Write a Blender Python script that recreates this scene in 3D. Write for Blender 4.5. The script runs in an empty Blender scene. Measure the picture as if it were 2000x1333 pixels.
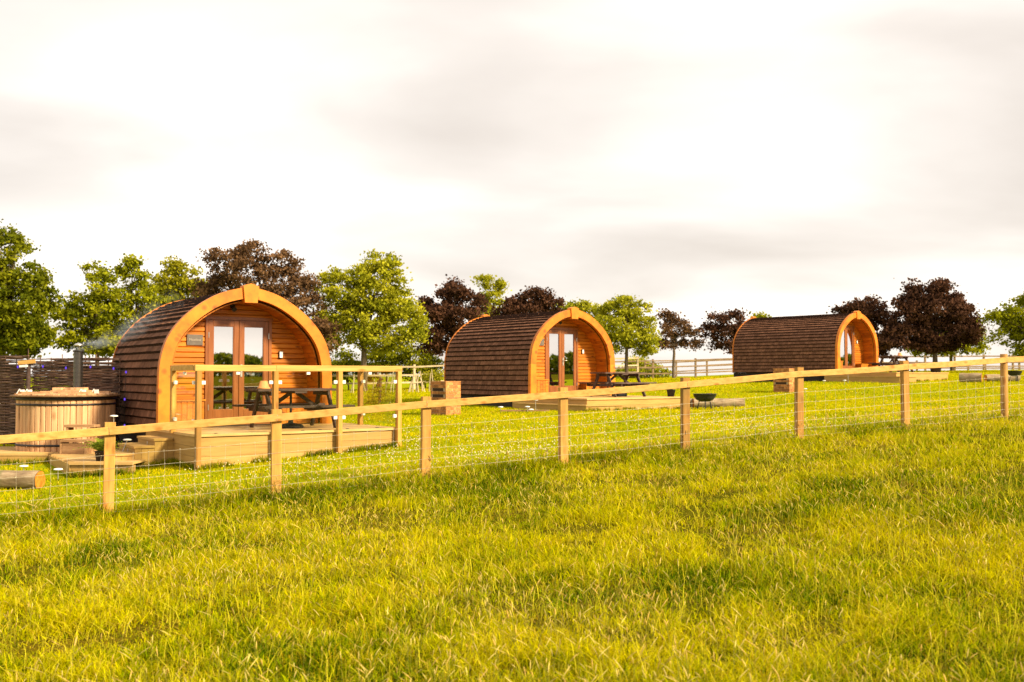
import bpy, math, random
import numpy as np
from mathutils import Vector, Matrix
random.seed(7); rng = np.random.default_rng(11)
R = math.radians
sc = bpy.context.scene
col = sc.collection
EYE = 1.75; F = 1944.4; HOR = 733.0          # eye height, focal length and horizon row of the 2000 px wide photo

# ---------------------------------------------------------------- camera
cam_d = bpy.data.cameras.new('camera'); cam = bpy.data.objects.new('camera', cam_d); col.objects.link(cam)
cam_d.lens = 35.0; cam_d.sensor_width = 36.0; cam_d.clip_end = 6000; cam_d.clip_start = 0.05
cam.location = (0, 0, EYE)
cam.rotation_euler = (R(90) + math.atan((HOR-666.5)/F), 0, 0)
cam_d.dof.use_dof = True; cam_d.dof.focus_distance = 13.0; cam_d.dof.aperture_fstop = 2.6
sc.camera = cam

# ---------------------------------------------------------------- sky and sun
SUN_AZ = 64.0; SUN_EL = 33.0                 # degrees: azimuth to the right of straight behind the camera
sd = Vector((math.sin(R(SUN_AZ))*math.cos(R(SUN_EL)), -math.cos(R(SUN_AZ))*math.cos(R(SUN_EL)), math.sin(R(SUN_EL))))
w = bpy.data.worlds.new('World'); sc.world = w; w.use_nodes = True
nt = w.node_tree; nt.nodes.clear()
def wn(t, **k):
    n = nt.nodes.new(t)
    for a, b in k.items(): setattr(n, a, b)
    return n
out = wn('ShaderNodeOutputWorld'); bg = wn('ShaderNodeBackground'); bg2 = wn('ShaderNodeBackground'); mixs = wn('ShaderNodeMixShader')
sky = wn('ShaderNodeTexSky', sky_type='NISHITA', sun_disc=False, sun_elevation=R(SUN_EL), sun_rotation=math.atan2(sd.x, sd.y))
nt.links.new(sky.outputs[0], bg.inputs[0]); bg.inputs[1].default_value = 0.1
tc = wn('ShaderNodeTexCoord')
sep = wn('ShaderNodeSeparateXYZ'); nt.links.new(tc.outputs['Generated'], sep.inputs[0])
def wm(op, a, b=None, c=None):
    n = wn('ShaderNodeMath', operation=op)
    for i, v in enumerate((a, b, c)):
        if v is None: continue
        if isinstance(v, (int, float)): n.inputs[i].default_value = v
        else: nt.links.new(v, n.inputs[i])
    return n.outputs[0]
zz = wm('ADD', wm('MAXIMUM', sep.outputs[2], 0.0), 0.22)   # cloud deck seen in perspective
cx = wm('DIVIDE', sep.outputs[0], zz); cy = wm('DIVIDE', sep.outputs[1], zz)
cmb = wn('ShaderNodeCombineXYZ'); nt.links.new(cx, cmb.inputs[0]); nt.links.new(cy, cmb.inputs[1])
mp = wn('ShaderNodeMapping'); nt.links.new(cmb.outputs[0], mp.inputs[0])
mp.inputs['Location'].default_value = (4.2, 0.8, 0.0); mp.inputs['Scale'].default_value = (1.0, 1.35, 1)
n1 = wn('ShaderNodeTexNoise'); n1.inputs['Scale'].default_value = 1.0; n1.inputs['Detail'].default_value = 6; n1.inputs['Roughness'].default_value = 0.43; n1.inputs['Distortion'].default_value = 0.25
nt.links.new(mp.outputs[0], n1.inputs['Vector'])
cr = wn('ShaderNodeValToRGB'); nt.links.new(n1.outputs[0], cr.inputs[0])
e = cr.color_ramp.elements
e[0].position = 0.31; e[0].color = (0.57, 0.505, 0.445, 1)
e[1].position = 0.65; e[1].color = (0.97, 0.88, 0.79, 1)
m = e.new(0.47); m.color = (0.715, 0.65, 0.585, 1)
nt.links.new(cr.outputs[0], bg2.inputs[0]); bg2.inputs[1].default_value = 0.745
mixs.inputs[0].default_value = 0.93
nt.links.new(bg.outputs[0], mixs.inputs[1]); nt.links.new(bg2.outputs[0], mixs.inputs[2]); nt.links.new(mixs.outputs[0], out.inputs[0])
sl = bpy.data.lights.new('sun', 'SUN'); so = bpy.data.objects.new('sun', sl); col.objects.link(so)
sl.energy = 4.8; sl.angle = R(9); sl.color = (1.0, 0.83, 0.55)
so.rotation_euler = sd.to_track_quat('Z', 'Y').to_euler(); so.location = (30, -10, 30)

sc.view_settings.view_transform = 'Standard'; sc.view_settings.look = 'None'
sc.view_settings.exposure = 1.0; sc.view_settings.gamma = 1.0; sc.view_settings.use_curve_mapping = False
sc.render.engine = 'CYCLES'
sc.cycles.max_bounces = 6; sc.cycles.transparent_max_bounces = 12; sc.cycles.volume_bounces = 0
sc.cycles.caustics_reflective = False; sc.cycles.caustics_refractive = False

# ---------------------------------------------------------------- materials
def tree(name):
    m = bpy.data.materials.new(name); m.use_nodes = True; t = m.node_tree; t.nodes.clear()
    return m, t
class NB:
    def __init__(s, t): s.t = t
    def n(s, ty, ins=None, **k):
        nd = s.t.nodes.new(ty)
        for a, b in k.items(): setattr(nd, a, b)
        for kk, v in (ins or {}).items():
            if hasattr(v, 'is_output'): s.t.links.new(v, nd.inputs[kk])
            else: nd.inputs[kk].default_value = v
        return nd
    def m(s, op, a, b=0.0):
        return s.n('ShaderNodeMath', {0: a, 1: b}, operation=op).outputs[0]
    def ramp(s, f, stops):
        nd = s.n('ShaderNodeValToRGB', {0: f}); el = nd.color_ramp.elements
        while len(el) < len(stops): el.new(0.5)
        for q, (p, c) in zip(el, stops): q.position = p; q.color = (*c, 1)
        return nd.outputs[0]
    def mix(s, f, a, b, mode='MIX'):
        nd = s.n('ShaderNodeMix', data_type='RGBA', blend_type=mode)
        for i, v in ((0, f), (6, a), (7, b)):
            if hasattr(v, 'is_output'): s.t.links.new(v, nd.inputs[i])
            elif i: nd.inputs[i].default_value = (*v, 1)
            else: nd.inputs[i].default_value = v
        return nd.outputs[2]
def surf(name, stops, scale=(6, 6, 6), detail=6, rough=0.7, bump=0.15, rnd=0.35, spec=0.25, metal=0.0, knots=None, dirt=None, distort=0.0, bdist=0.01, coat=0.0):
    """noise-ramped surface; every board/brick carries its own 'rnd' face value that shifts tone and texture"""
    m, t = tree(name); b = NB(t)
    tc = b.n('ShaderNodeTexCoord'); at = b.n('ShaderNodeAttribute', attribute_name='rnd')
    off = b.n('ShaderNodeVectorMath', {0: at.outputs['Color'], 1: (37.1, 17.3, 9.7)}, operation='MULTIPLY')
    v = b.n('ShaderNodeVectorMath', {0: tc.outputs['Object'], 1: off.outputs[0]}, operation='ADD')
    mp = b.n('ShaderNodeMapping', {0: v.outputs[0], 3: scale})
    no = b.n('ShaderNodeTexNoise', {'Vector': mp.outputs[0], 'Scale': 1.0, 'Detail': detail, 'Roughness': 0.62, 'Distortion': distort})
    c = b.ramp(no.outputs[0], stops)
    if knots:
        kc, ks = knots
        mk = b.n('ShaderNodeMapping', {0: v.outputs[0], 3: ks})
        vo = b.n('ShaderNodeTexVoronoi', {'Vector': mk.outputs[0], 'Scale': 1.0, 'Randomness': 1.0})
        c = b.mix(b.ramp(vo.outputs['Distance'], [(0.08, (.85,)*3), (0.24, (0, 0, 0))]), c, kc)
    if dirt:
        dc, ds, lo, hi = dirt
        dn = b.n('ShaderNodeTexNoise', {'Vector': tc.outputs['Object'], 'Scale': ds, 'Detail': 5.0, 'Roughness': .7})
        c = b.mix(b.ramp(dn.outputs[0], [(lo, (0, 0, 0)), (hi, (.8,)*3)]), c, dc)
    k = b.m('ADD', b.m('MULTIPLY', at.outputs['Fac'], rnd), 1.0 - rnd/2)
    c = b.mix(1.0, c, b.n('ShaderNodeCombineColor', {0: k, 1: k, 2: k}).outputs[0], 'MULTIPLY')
    p = b.n('ShaderNodeBsdfPrincipled', {'Base Color': c, 'Roughness': rough, 'Metallic': metal, 'Specular IOR Level': spec, 'Coat Weight': coat, 'Coat Roughness': .3})
    if bump:
        bp = b.n('ShaderNodeBump', {'Height': no.outputs[0], 'Strength': bump, 'Distance': bdist}); t.links.new(bp.outputs[0], p.inputs['Normal'])
    o = b.n('ShaderNodeOutputMaterial', {0: p.outputs[0]})
    return m
def g(a, f): return tuple(min(1, x*f) for x in a)
OR = (0.64, 0.20, 0.014)
M = {}
M['arch'] = surf('stained_arch_timber', [(.25, (.33, .085, .004)), (.5, (.58, .170, .006)), (.75, (.68, .225, .011))], (3, 3, 3), rough=.5, knots=((.22, .05, .006), (3.5, 3.5, 3.5)), bump=.1, rnd=.25, spec=.35)
M['clad'] = surf('orange_cladding', [(.25, (.25, .065, .004)), (.5, (.50, .155, .007)), (.78, (.64, .22, .011))], (1.6, 9, 26), rough=.5, knots=((.16, .035, .005), (3.2, 9, 9)), bump=.15, rnd=.4, spec=.35)
M['lining'] = surf('porch_lining_boards', [(.25, (.23, .06, .004)), (.5, (.46, .14, .007)), (.78, (.60, .20, .011))], (9, 2, 9), rough=.55, knots=((.16, .035, .005), (7, 3, 7)), rnd=.35, spec=.3)
M['door'] = surf('mahogany_door', [(.3, (.19, .055, .012)), (.7, (.32, .105, .024))], (14, 14, 2), rough=.35, bump=.05, rnd=.15, spec=.5)
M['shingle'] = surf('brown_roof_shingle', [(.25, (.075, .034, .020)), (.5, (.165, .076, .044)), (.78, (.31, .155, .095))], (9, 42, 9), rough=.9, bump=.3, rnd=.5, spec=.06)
M['base'] = surf('dark_plinth', [(.3, (.02, .015, .012)), (.7, (.05, .035, .026))], (4, 4, 8), rough=.8)
M['pine_z'] = surf('treated_pine_upright', [(.25, (.28, .13, .030)), (.5, (.46, .235, .052)), (.78, (.58, .33, .09))], (18, 18, 1.6), rough=.75, knots=((.28, .11, .02), (7, 7, 2.6)), dirt=((.22, .15, .045), 2.2, .5, .75), bump=.25, rnd=.5)
M['pine_x'] = surf('treated_pine_rail', [(.25, (.36, .18, .040)), (.5, (.54, .31, .082)), (.78, (.64, .40, .13))], (1.4, 20, 20), rough=.75, knots=((.34, .13, .02), (2.4, 8, 8)), bump=.2, rnd=.25)
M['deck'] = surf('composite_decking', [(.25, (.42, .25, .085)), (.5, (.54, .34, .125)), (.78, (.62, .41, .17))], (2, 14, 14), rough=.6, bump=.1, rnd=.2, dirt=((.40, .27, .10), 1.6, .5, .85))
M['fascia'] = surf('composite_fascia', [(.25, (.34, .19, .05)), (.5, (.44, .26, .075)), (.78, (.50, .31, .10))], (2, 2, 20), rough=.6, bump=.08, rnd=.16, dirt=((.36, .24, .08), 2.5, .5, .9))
M['dark'] = surf('dark_stained_timber', [(.25, (.03, .018, .014)), (.5, (.07, .042, .035)), (.78, (.14, .095, .085))], (3, 14, 14), rough=.7, bump=.2, rnd=.4)
M['tub'] = surf('spruce_stave', [(.25, (.42, .22, .10)), (.5, (.58, .34, .175)), (.78, (.68, .45, .26))], (16, 16, 1.3), rough=.7, knots=((.25, .11, .04), (5, 5, 2.2)), rnd=.45, bump=.15)
M['rough_timber'] = surf('weathered_timber', [(.25, (.16, .08, .035)), (.5, (.32, .18, .085)), (.78, (.46, .29, .15))], (3, 14, 14), rough=.8, rnd=.5, bump=.3)
M['willow'] = surf('woven_willow', [(.25, (.05, .026, .018)), (.5, (.13, .072, .05)), (.8, (.38, .26, .18))], (2.5, 20, 20), rough=.75, rnd=1.1, bump=.2)
M['grey_rail'] = surf('bleached_fence_timber', [(.25, (.34, .25, .15)), (.5, (.46, .36, .23)), (.78, (.56, .46, .32))], (1.2, 8, 8), rough=.8, rnd=.4, bump=.2)
M['brown_rail'] = surf('weathered_fence_timber', [(.25, (.14, .09, .05)), (.5, (.24, .16, .09)), (.78, (.36, .26, .15))], (1.2, 8, 8), rough=.8, rnd=.4, bump=.2)
M['bark'] = surf('tree_bark', [(.25, (.05, .035, .022)), (.5, (.12, .085, .055)), (.78, (.21, .155, .10))], (9, 9, 3), rough=.9, bump=.6, rnd=.3, bdist=.03)
M['logbark'] = surf('log_bark', [(.25, (.09, .06, .035)), (.5, (.24, .17, .10)), (.78, (.42, .33, .22))], (3, 12, 12), rough=.9, bump=.7, rnd=.3, bdist=.03, dirt=((.10, .11, .03), 3, .55, .7))
M['logend'] = surf('sawn_log_end', [(.25, (.22, .07, .008)), (.5, (.46, .17, .014)), (.75, (.62, .28, .04))], (12, 12, 12), rough=.8, rnd=.2, bump=.3, distort=.8)
M['brick'] = surf('red_brick', [(.25, (.26, .09, .022)), (.5, (.44, .18, .055)), (.78, (.60, .33, .13))], (14, 14, 14), rough=.85, rnd=.8, bump=.35)
M['mortar'] = surf('mortar', [(.3, (.32, .24, .15)), (.7, (.42, .33, .22))], (20, 20, 20), rough=.9)
M['black'] = surf('black_iron', [(.3, (.012, .011, .012)), (.7, (.035, .03, .03))], (9, 9, 9), rough=.55, spec=.4, rnd=.2)
M['plastic'] = surf('black_plastic', [(.3, (.02, .018, .02)), (.7, (.04, .035, .04))], (4, 4, 4), rough=.5, rnd=.2)
M['steel'] = surf('steel', [(.3, (.5, .48, .45)), (.7, (.7, .68, .64))], (30, 30, 30), rough=.35, metal=.9, rnd=.1, bump=.02)
M['wire'] = surf('galvanised_wire', [(.3, (.42, .37, .26)), (.7, (.60, .54, .42))], (30, 30, 30), rough=.5, metal=.3, rnd=.2, bump=0)
M['white'] = surf('white_metal', [(.3, (.78, .76, .73)), (.7, (.88, .86, .83))], (10, 10, 10), rough=.4, rnd=.05, bump=0, spec=.5)
M['clay'] = surf('terracotta', [(.3, (.60, .24, .09)), (.7, (.76, .36, .15))], (12, 12, 12), rough=.85, rnd=.1)
M['slate'] = surf('slate_plate', [(.3, (.10, .085, .075)), (.7, (.17, .145, .125))], (14, 14, 14), rough=.6, rnd=.1)
M['chalk'] = surf('plate_lettering', [(.3, (.36, .31, .27)), (.7, (.42, .37, .32))], (14, 14, 14), rough=.7, rnd=0)
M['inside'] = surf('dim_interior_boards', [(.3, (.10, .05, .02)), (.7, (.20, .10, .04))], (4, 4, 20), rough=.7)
M['gap'] = surf('painted_slot_shade', [(.3, (.03, .015, .008)), (.7, (.06, .03, .015))], (4, 4, 4), rough=.9, rnd=0)
M['quartz'] = surf('pale_sawn_end', [(.3, (.7, .5, .2)), (.7, (.8, .62, .3))], (20, 20, 20), rough=.8, rnd=.1)
def glassm(name, refl, tint, fk=1.0, rough=0.01):
    m, t = tree(name); b = NB(t)
    fr = b.n('ShaderNodeFresnel', {0: 1.5})
    fac = b.m('MINIMUM', b.m('ADD', b.m('MULTIPLY', fr.outputs[0], fk), refl), 1.0)
    gl = b.n('ShaderNodeBsdfGlossy', {'Color': (.92, .92, .95, 1), 'Roughness': rough}); tr = b.n('ShaderNodeBsdfTransparent', {'Color': (*tint, 1)})
    mx = b.n('ShaderNodeMixShader', {0: fac, 1: tr.outputs[0], 2: gl.outputs[0]}); b.n('ShaderNodeOutputMaterial', {0: mx.outputs[0]})
    return m
M['pane'] = glassm('reflective_door_glass', .72, (.45, .42, .40))
M['panel'] = glassm('clear_balustrade_glass', .02, (.93, .95, .90), .12)
def leafm(name, c1, c2, tr=0.35, rough=.55):
    m, t = tree(name); b = NB(t)
    at = b.n('ShaderNodeAttribute', attribute_name='rnd')
    c = b.ramp(at.outputs['Fac'], [(0, c1), (1, c2)])
    d = b.n('ShaderNodeBsdfPrincipled', {'Base Color': c, 'Roughness': .8, 'Specular IOR Level': .05})
    tl = b.n('ShaderNodeBsdfTranslucent', {'Color': c})
    mx = b.n('ShaderNodeMixShader', {0: tr, 1: d.outputs[0], 2: tl.outputs[0]}); b.n('ShaderNodeOutputMaterial', {0: mx.outputs[0]})
    return m
def colm(name, tr=.3, rough=.6):
    m, t = tree(name); b = NB(t)
    at = b.n('ShaderNodeAttribute', attribute_name='col')
    d = b.n('ShaderNodeBsdfPrincipled', {'Base Color': at.outputs['Color'], 'Roughness': 1.0, 'Specular IOR Level': 0.0})
    tl = b.n('ShaderNodeBsdfTranslucent', {'Color': at.outputs['Color']})
    mx = b.n('ShaderNodeMixShader', {0: tr, 1: d.outputs[0], 2: tl.outputs[0]}); b.n('ShaderNodeOutputMaterial', {0: mx.outputs[0]})
    return m
M['blade'] = colm('grass_blade', .38)
M['flower'] = colm('clover_flower', .2)
M['leaf_green'] = leafm('maple_leaf', (.08, .11, .005), (.42, .41, .012))
M['leaf_bright'] = leafm('sunny_maple_leaf', (.15, .18, .008), (.58, .54, .03), .4)
M['leaf_yellow'] = leafm('yellow_green_leaf', (.19, .20, .010), (.44, .39, .018), .4)
M['leaf_dark'] = leafm('dark_green_leaf', (.05, .075, .004), (.29, .29, .01))
M['leaf_copper'] = leafm('copper_leaf', (.030, .015, .010), (.15, .068, .038), .25)
M['leaf_copper_light'] = leafm('sparse_copper_leaf', (.05, .026, .013), (.26, .145, .07), .3)
M['fern'] = leafm('fern_leaf', (.12, .18, .015), (.30, .34, .03), .4)
def emit(name, c, s):
    m, t = tree(name); b = NB(t)
    e = b.n('ShaderNodeEmission', {0: (*c, 1), 1: s}); b.n('ShaderNodeOutputMaterial', {0: e.outputs[0]}); return m
M['bulb'] = emit('lit_violet_bulb', (.13, .06, .62), .75)

# ---------------------------------------------------------------- mesh helpers
class MB:
    def __init__(s): s.v = []; s.f = []; s.r = []; s.sm = []; s.fix = None
    def _add(s, vs, fs, smooth=False, rnd=None):
        b = len(s.v); s.v += [tuple(p) for p in vs]
        r = rnd if rnd is not None else (s.fix if s.fix is not None else random.random())
        for f in fs: s.f.append(tuple(i+b for i in f)); s.r.append(r); s.sm.append(smooth)
        return s
    def box(s, x0, x1, y0, y1, z0, z1, bev=0.0, rnd=None):
        if bev <= 0:
            vs = [(x, y, z) for z in (z0, z1) for y in (y0, y1) for x in (x0, x1)]
            return s._add(vs, [(0, 2, 3, 1), (4, 5, 7, 6), (0, 1, 5, 4), (1, 3, 7, 5), (3, 2, 6, 7), (2, 0, 4, 6)], False, rnd)
        return s.beam(Vector(((x0+x1)/2, (y0+y1)/2, z0)), Vector(((x0+x1)/2, (y0+y1)/2, z1)), x1-x0, y1-y0, bev, Vector((1, 0, 0)), rnd)
    def beam(s, a, b, w, h, bev=0.004, side=None, rnd=None):
        """rectangular bar from a to b; w across 'side', chamfered edges"""
        a = Vector(a); b = Vector(b); d = (b-a).normalized()
        if side is None: side = d.cross(Vector((0, 0, 1)))
        side = Vector(side); side = (side - d*side.dot(d)).normalized(); up = side.cross(d).normalized()
        w2, h2 = w/2, h/2; c = min(bev, w2*.9, h2*.9)
        oct_ = [(w2-c, -h2), (w2, -h2+c), (w2, h2-c), (w2-c, h2), (-w2+c, h2), (-w2, h2-c), (-w2, -h2+c), (-w2+c, -h2)] if c > 0 else [(w2, -h2), (w2, h2), (-w2, h2), (-w2, -h2)]
        n = len(oct_); vs = []
        for p, q in ((a, 1), (b, 1)):
            for (i, j) in oct_: vs.append(p + side*i + up*j)
        fs = [(k, (k+1) % n, n+(k+1) % n, n+k) for k in range(n)] + [tuple(range(n-1, -1, -1)), tuple(range(n, 2*n))]
        return s._add(vs, fs, False, rnd)
    def tube(s, pts, rad, sides=8, cap=True, smooth=True, rnd=None):
        pts = [Vector(p) for p in pts]; n = len(pts)
        if not hasattr(rad, '__len__'): rad = [rad]*n
        vs = []; u = None
        for i, p in enumerate(pts):
            d = (pts[min(i+1, n-1)] - pts[max(i-1, 0)])
            d = d.normalized() if d.length > 1e-9 else Vector((0, 0, 1))
            if u is None: u = d.orthogonal().normalized()
            u = (u - d*u.dot(d)); u = u.normalized() if u.length > 1e-6 else d.orthogonal().normalized()
            q = d.cross(u)
            for k in range(sides):
                a = 2*math.pi*k/sides; vs.append(p + (u*math.cos(a) + q*math.sin(a))*rad[i])
        fs = []
        for i in range(n-1):
            for k in range(sides):
                k2 = (k+1) % sides; fs.append((i*sides+k, i*sides+k2, (i+1)*sides+k2, (i+1)*sides+k))
        r = rnd if rnd is not None else random.random()
        s._add(vs, fs, smooth, r)
        if cap:
            s._add(vs[:sides], [tuple(range(sides-1, -1, -1))], False, r); s._add(vs[-sides:], [tuple(range(sides))], False, r)
        return s
    def lathe(s, prof, c=(0, 0, 0), sides=24, smooth=True, rnd=None):
        vs = []; n = len(prof)
        for (r, z) in prof:
            for k in range(sides):
                a = 2*math.pi*k/sides; vs.append((c[0]+r*math.cos(a), c[1]+r*math.sin(a), c[2]+z))
        fs = [(i*sides+k, i*sides+(k+1) % sides, (i+1)*sides+(k+1) % sides, (i+1)*sides+k) for i in range(n-1) for k in range(sides)]
        return s._add(vs, fs, smooth, rnd)
    def prism(s, poly, a0, a1, axis='y', rnd=None):
        """polygon (u,v) extruded; axis y: (u->x, v->z); axis z: (u->x, v->y); axis x: (u->y, v->z)"""
        n = len(poly)
        def P(u, v, a): return (u, a, v) if axis == 'y' else ((u, v, a) if axis == 'z' else (a, u, v))
        vs = [P(u, v, a0) for u, v in poly] + [P(u, v, a1) for u, v in poly]
        fs = [(k, (k+1) % n, n+(k+1) % n, n+k) for k in range(n)] + [tuple(range(n-1, -1, -1)), tuple(range(n, 2*n))]
        return s._add(vs, fs, False, rnd)
    def build(s, name, mat, parent=None, **kw):
        me = bpy.data.meshes.new(name); me.from_pydata(s.v, [], s.f); me.update()
        a = me.attributes.new('rnd', 'FLOAT', 'FACE'); a.data.foreach_set('value', s.r)
        me.polygons.foreach_set('use_smooth', s.sm)
        me.materials.append(mat if not isinstance(mat, str) else M[mat])
        o = bpy.data.objects.new(name, me); col.objects.link(o)
        if parent is not None: o.parent = parent
        for k, v in kw.items(): o[k] = v
        # consistent normals
        import bmesh
        bm = bmesh.new(); bm.from_mesh(me); bmesh.ops.recalc_face_normals(bm, faces=bm.faces); bm.to_mesh(me); bm.free()
        return o
def thing(name, label, cat, loc=(0, 0, 0), rz=0.0, group=None):
    o = bpy.data.objects.new(name, None); col.objects.link(o); o.location = loc; o.rotation_euler = (0, 0, rz)
    o.empty_display_size = .2; o['label'] = label; o['category'] = cat
    if group: o['group'] = group
    return o
def tag(o, label, cat, group=None):
    o['label'] = label; o['category'] = cat
    if group: o['group'] = group
    return o
def dup(root, loc, rz, label=None, group=None):
    r = root.copy(); col.objects.link(r); r.location = loc; r.rotation_euler = (0, 0, rz)
    if label: r['label'] = label
    if group: r['group'] = group
    for ch in list(root.children):
        c = ch.copy(); col.objects.link(c); c.parent = r
        for gch in list(ch.children):
            d = gch.copy(); col.objects.link(d); d.parent = c
    return r
def at(px, py, Y): return Vector(((px-1000)/F*Y, Y, EYE + (HOR-py)/F*Y))
def atx(px, Y): return (px-1000)/F*Y

# ---------------------------------------------------------------- terrain
ctrl = [(-4.88,12.08,-1.72),(-3.02,12.77,-1.59),(-1.16,13.39,-1.44),(.73,14.15,-1.32),(2.58,14.9,-1.165),(4.53,15.74,-1.03),(6.68,16.9,-.89),(8.6,17.4,-.80),
 (-4.71,14.9,-1.38),(-1.96,16.9,-1.20),(-6.6,14.95,-1.54),(-5.6,14.9,-1.47),(-6.8,14.0,-1.56),(-8.3,17.5,-1.42),(-7.6,19,-1.32),(-1.7,24.6,-.96),(1.6,24.7,-.88),(-2.1,30.2,-.84),(3.8,27,-.93),
 (9.5,34,-.57),(13.3,39.4,-.22),(9.4,43,-.33),(11.8,37,-.33),(17.5,38,-.25),(-8,45,-.80),(-12,54,-.88),(-6,54,-.85),(0,57,-.5),(7,60,-.25),(13,62,-.2),(27,60,.2),(34,72,.3),(20,72,.2),
 (0,0,-1.75),(0,5,-1.72),(-5,5.5,-1.9),(5,5.5,-1.55),(0,9,-1.62),(6,10,-1.2),(-14,8,-2.0),(-16,30,-1.2),(30,20,-.1),(30,40,.1),(14,8,-.95),(-14,0,-2.0),(14,0,-1.3),(0,70,-.7),(-16,70,-1.2)]
C = np.array(ctrl); cxy = C[:, :2]; czz = C[:, 2] + EYE
def _phi(d2): return np.where(d2 > 1e-9, 0.5*d2*np.log(np.maximum(d2, 1e-9)), 0.0)
_n = len(C); _A = np.zeros((_n+3, _n+3)); _d = ((cxy[:, None]-cxy[None])**2).sum(2)
_A[:_n, :_n] = _phi(_d) + np.eye(_n)*1.5; _P = np.c_[np.ones(_n), cxy]; _A[:_n, _n:] = _P; _A[_n:, :_n] = _P.T
_W = np.linalg.solve(_A, np.r_[czz, 0, 0, 0])
def _hash(i, j, s): 
    h = np.sin(i*127.1 + j*311.7 + s*74.7)*43758.5453; return h - np.floor(h)
def vnoise(x, y, s=0):
    i = np.floor(x); j = np.floor(y); fx = x-i; fy = y-j; fx = fx*fx*(3-2*fx); fy = fy*fy*(3-2*fy)
    return (_hash(i, j, s)*(1-fx)+_hash(i+1, j, s)*fx)*(1-fy) + (_hash(i, j+1, s)*(1-fx)+_hash(i+1, j+1, s)*fx)*fy
def fbm(x, y, s=0, o=3):
    r = 0; a = .5
    for k in range(o): r = r + a*vnoise(x*2**k, y*2**k, s+k*7); a *= .5
    return r/(1-.5**o)
FA = np.array([-4.88, 12.08]); FB = np.array([8.6, 17.7]); FD = (FB-FA)/np.linalg.norm(FB-FA)
def side_of_fence(x, y):      # metres on the camera's side of the near fence (positive = rough meadow)
    return (x-FA[0])*FD[1] - (y-FA[1])*FD[0]
def H(x, y):
    x = np.asarray(x, float); y = np.asarray(y, float)
    xc = np.clip(x, -16, 34); yc = np.clip(y, -3, 74)
    z = _W[_n] + _W[_n+1]*xc + _W[_n+2]*yc
    for k in range(_n): z = z + _W[k]*_phi((xc-cxy[k, 0])**2 + (yc-cxy[k, 1])**2)
    t = np.clip((y-72)/70, 0, 1); z = z - t*t*(3-2*t)*4.5
    r = np.clip(side_of_fence(x, y)/3, 0, 1)
    z = z + r*(fbm(x*.9, y*.9, 3)-.5)*.10*np.exp(-((np.abs(x)+np.abs(y))/60)**2)
    return z
def h(x, y): return float(H(x, y))
def axis_coords(lo, hi, fine0, fine1, step):
    a = list(np.arange(fine0, fine1, step)); s = step; v = fine1
    while v < hi: a.append(v); s *= 1.25; v += s
    a.append(hi); s = step; v = fine0 - step; b = []
    while v > lo: b.append(v); s *= 1.25; v -= s
    return np.array([lo] + b[::-1] + a)
gx = axis_coords(-2500, 2500, -14, 34, .45); gy = axis_coords(-2500, 4000, 0, 74, .45)
X, Y = np.meshgrid(gx, gy); Z = H(X, Y)
def grid_mesh(name, X, Y, Z):
    ny, nx = X.shape; me = bpy.data.meshes.new(name)
    v = np.stack([X, Y, Z], -1).reshape(-1, 3); i = (np.arange(ny-1)[:, None]*nx + np.arange(nx-1)).ravel()
    f = np.stack([i, i+1, i+nx+1, i+nx], 1)
    me.vertices.add(len(v)); me.vertices.foreach_set('co', v.ravel())
    me.loops.add(f.size); me.loops.foreach_set('vertex_index', f.ravel())
    me.polygons.add(len(f)); me.polygons.foreach_set('loop_start', np.arange(0, f.size, 4)); me.polygons.foreach_set('use_smooth', np.ones(len(f), bool))
    me.update(); return me
gme = grid_mesh('ground', X, Y, Z); am_ = gme.attributes.new('mown', 'FLOAT', 'POINT'); am_.data.foreach_set('value', np.clip(.5-side_of_fence(X, Y)/.6, 0, 1).astype(np.float32).ravel()); go = bpy.data.objects.new('ground', gme); col.objects.link(go); go['kind'] = 'structure'
gm, t = tree('meadow_soil_and_turf'); b = NB(t)
tcn = b.n('ShaderNodeTexCoord')
na = b.n('ShaderNodeTexNoise', {'Vector': tcn.outputs['Object'], 'Scale': .35, 'Detail': 4.0})
nb_ = b.n('ShaderNodeTexNoise', {'Vector': tcn.outputs['Object'], 'Scale': 9.0, 'Detail': 8.0, 'Roughness': .75})
c1 = b.ramp(na.outputs[0], [(.35, (.10, .11, .004)), (.65, (.19, .13, .008))])
mow = b.n('ShaderNodeAttribute', attribute_name='mown').outputs['Fac']
c1 = b.mix(mow, c1, (.30, .32, .005))
cd = b.mix(mow, (.045, .045, .003), (.17, .20, .004))
c2 = b.mix(b.ramp(nb_.outputs[0], [(.35, (0, 0, 0)), (.7, (1, 1, 1))]), cd, c1)
pp = b.n('ShaderNodeBsdfPrincipled', {'Base Color': c2, 'Roughness': 1.0, 'Specular IOR Level': 0.0})
bb = b.n('ShaderNodeBump', {'Height': nb_.outputs[0], 'Strength': .6, 'Distance': .05}); t.links.new(bb.outputs[0], pp.inputs['Normal'])
b.n('ShaderNodeOutputMaterial', {0: pp.outputs[0]}); gme.materials.append(gm)

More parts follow.
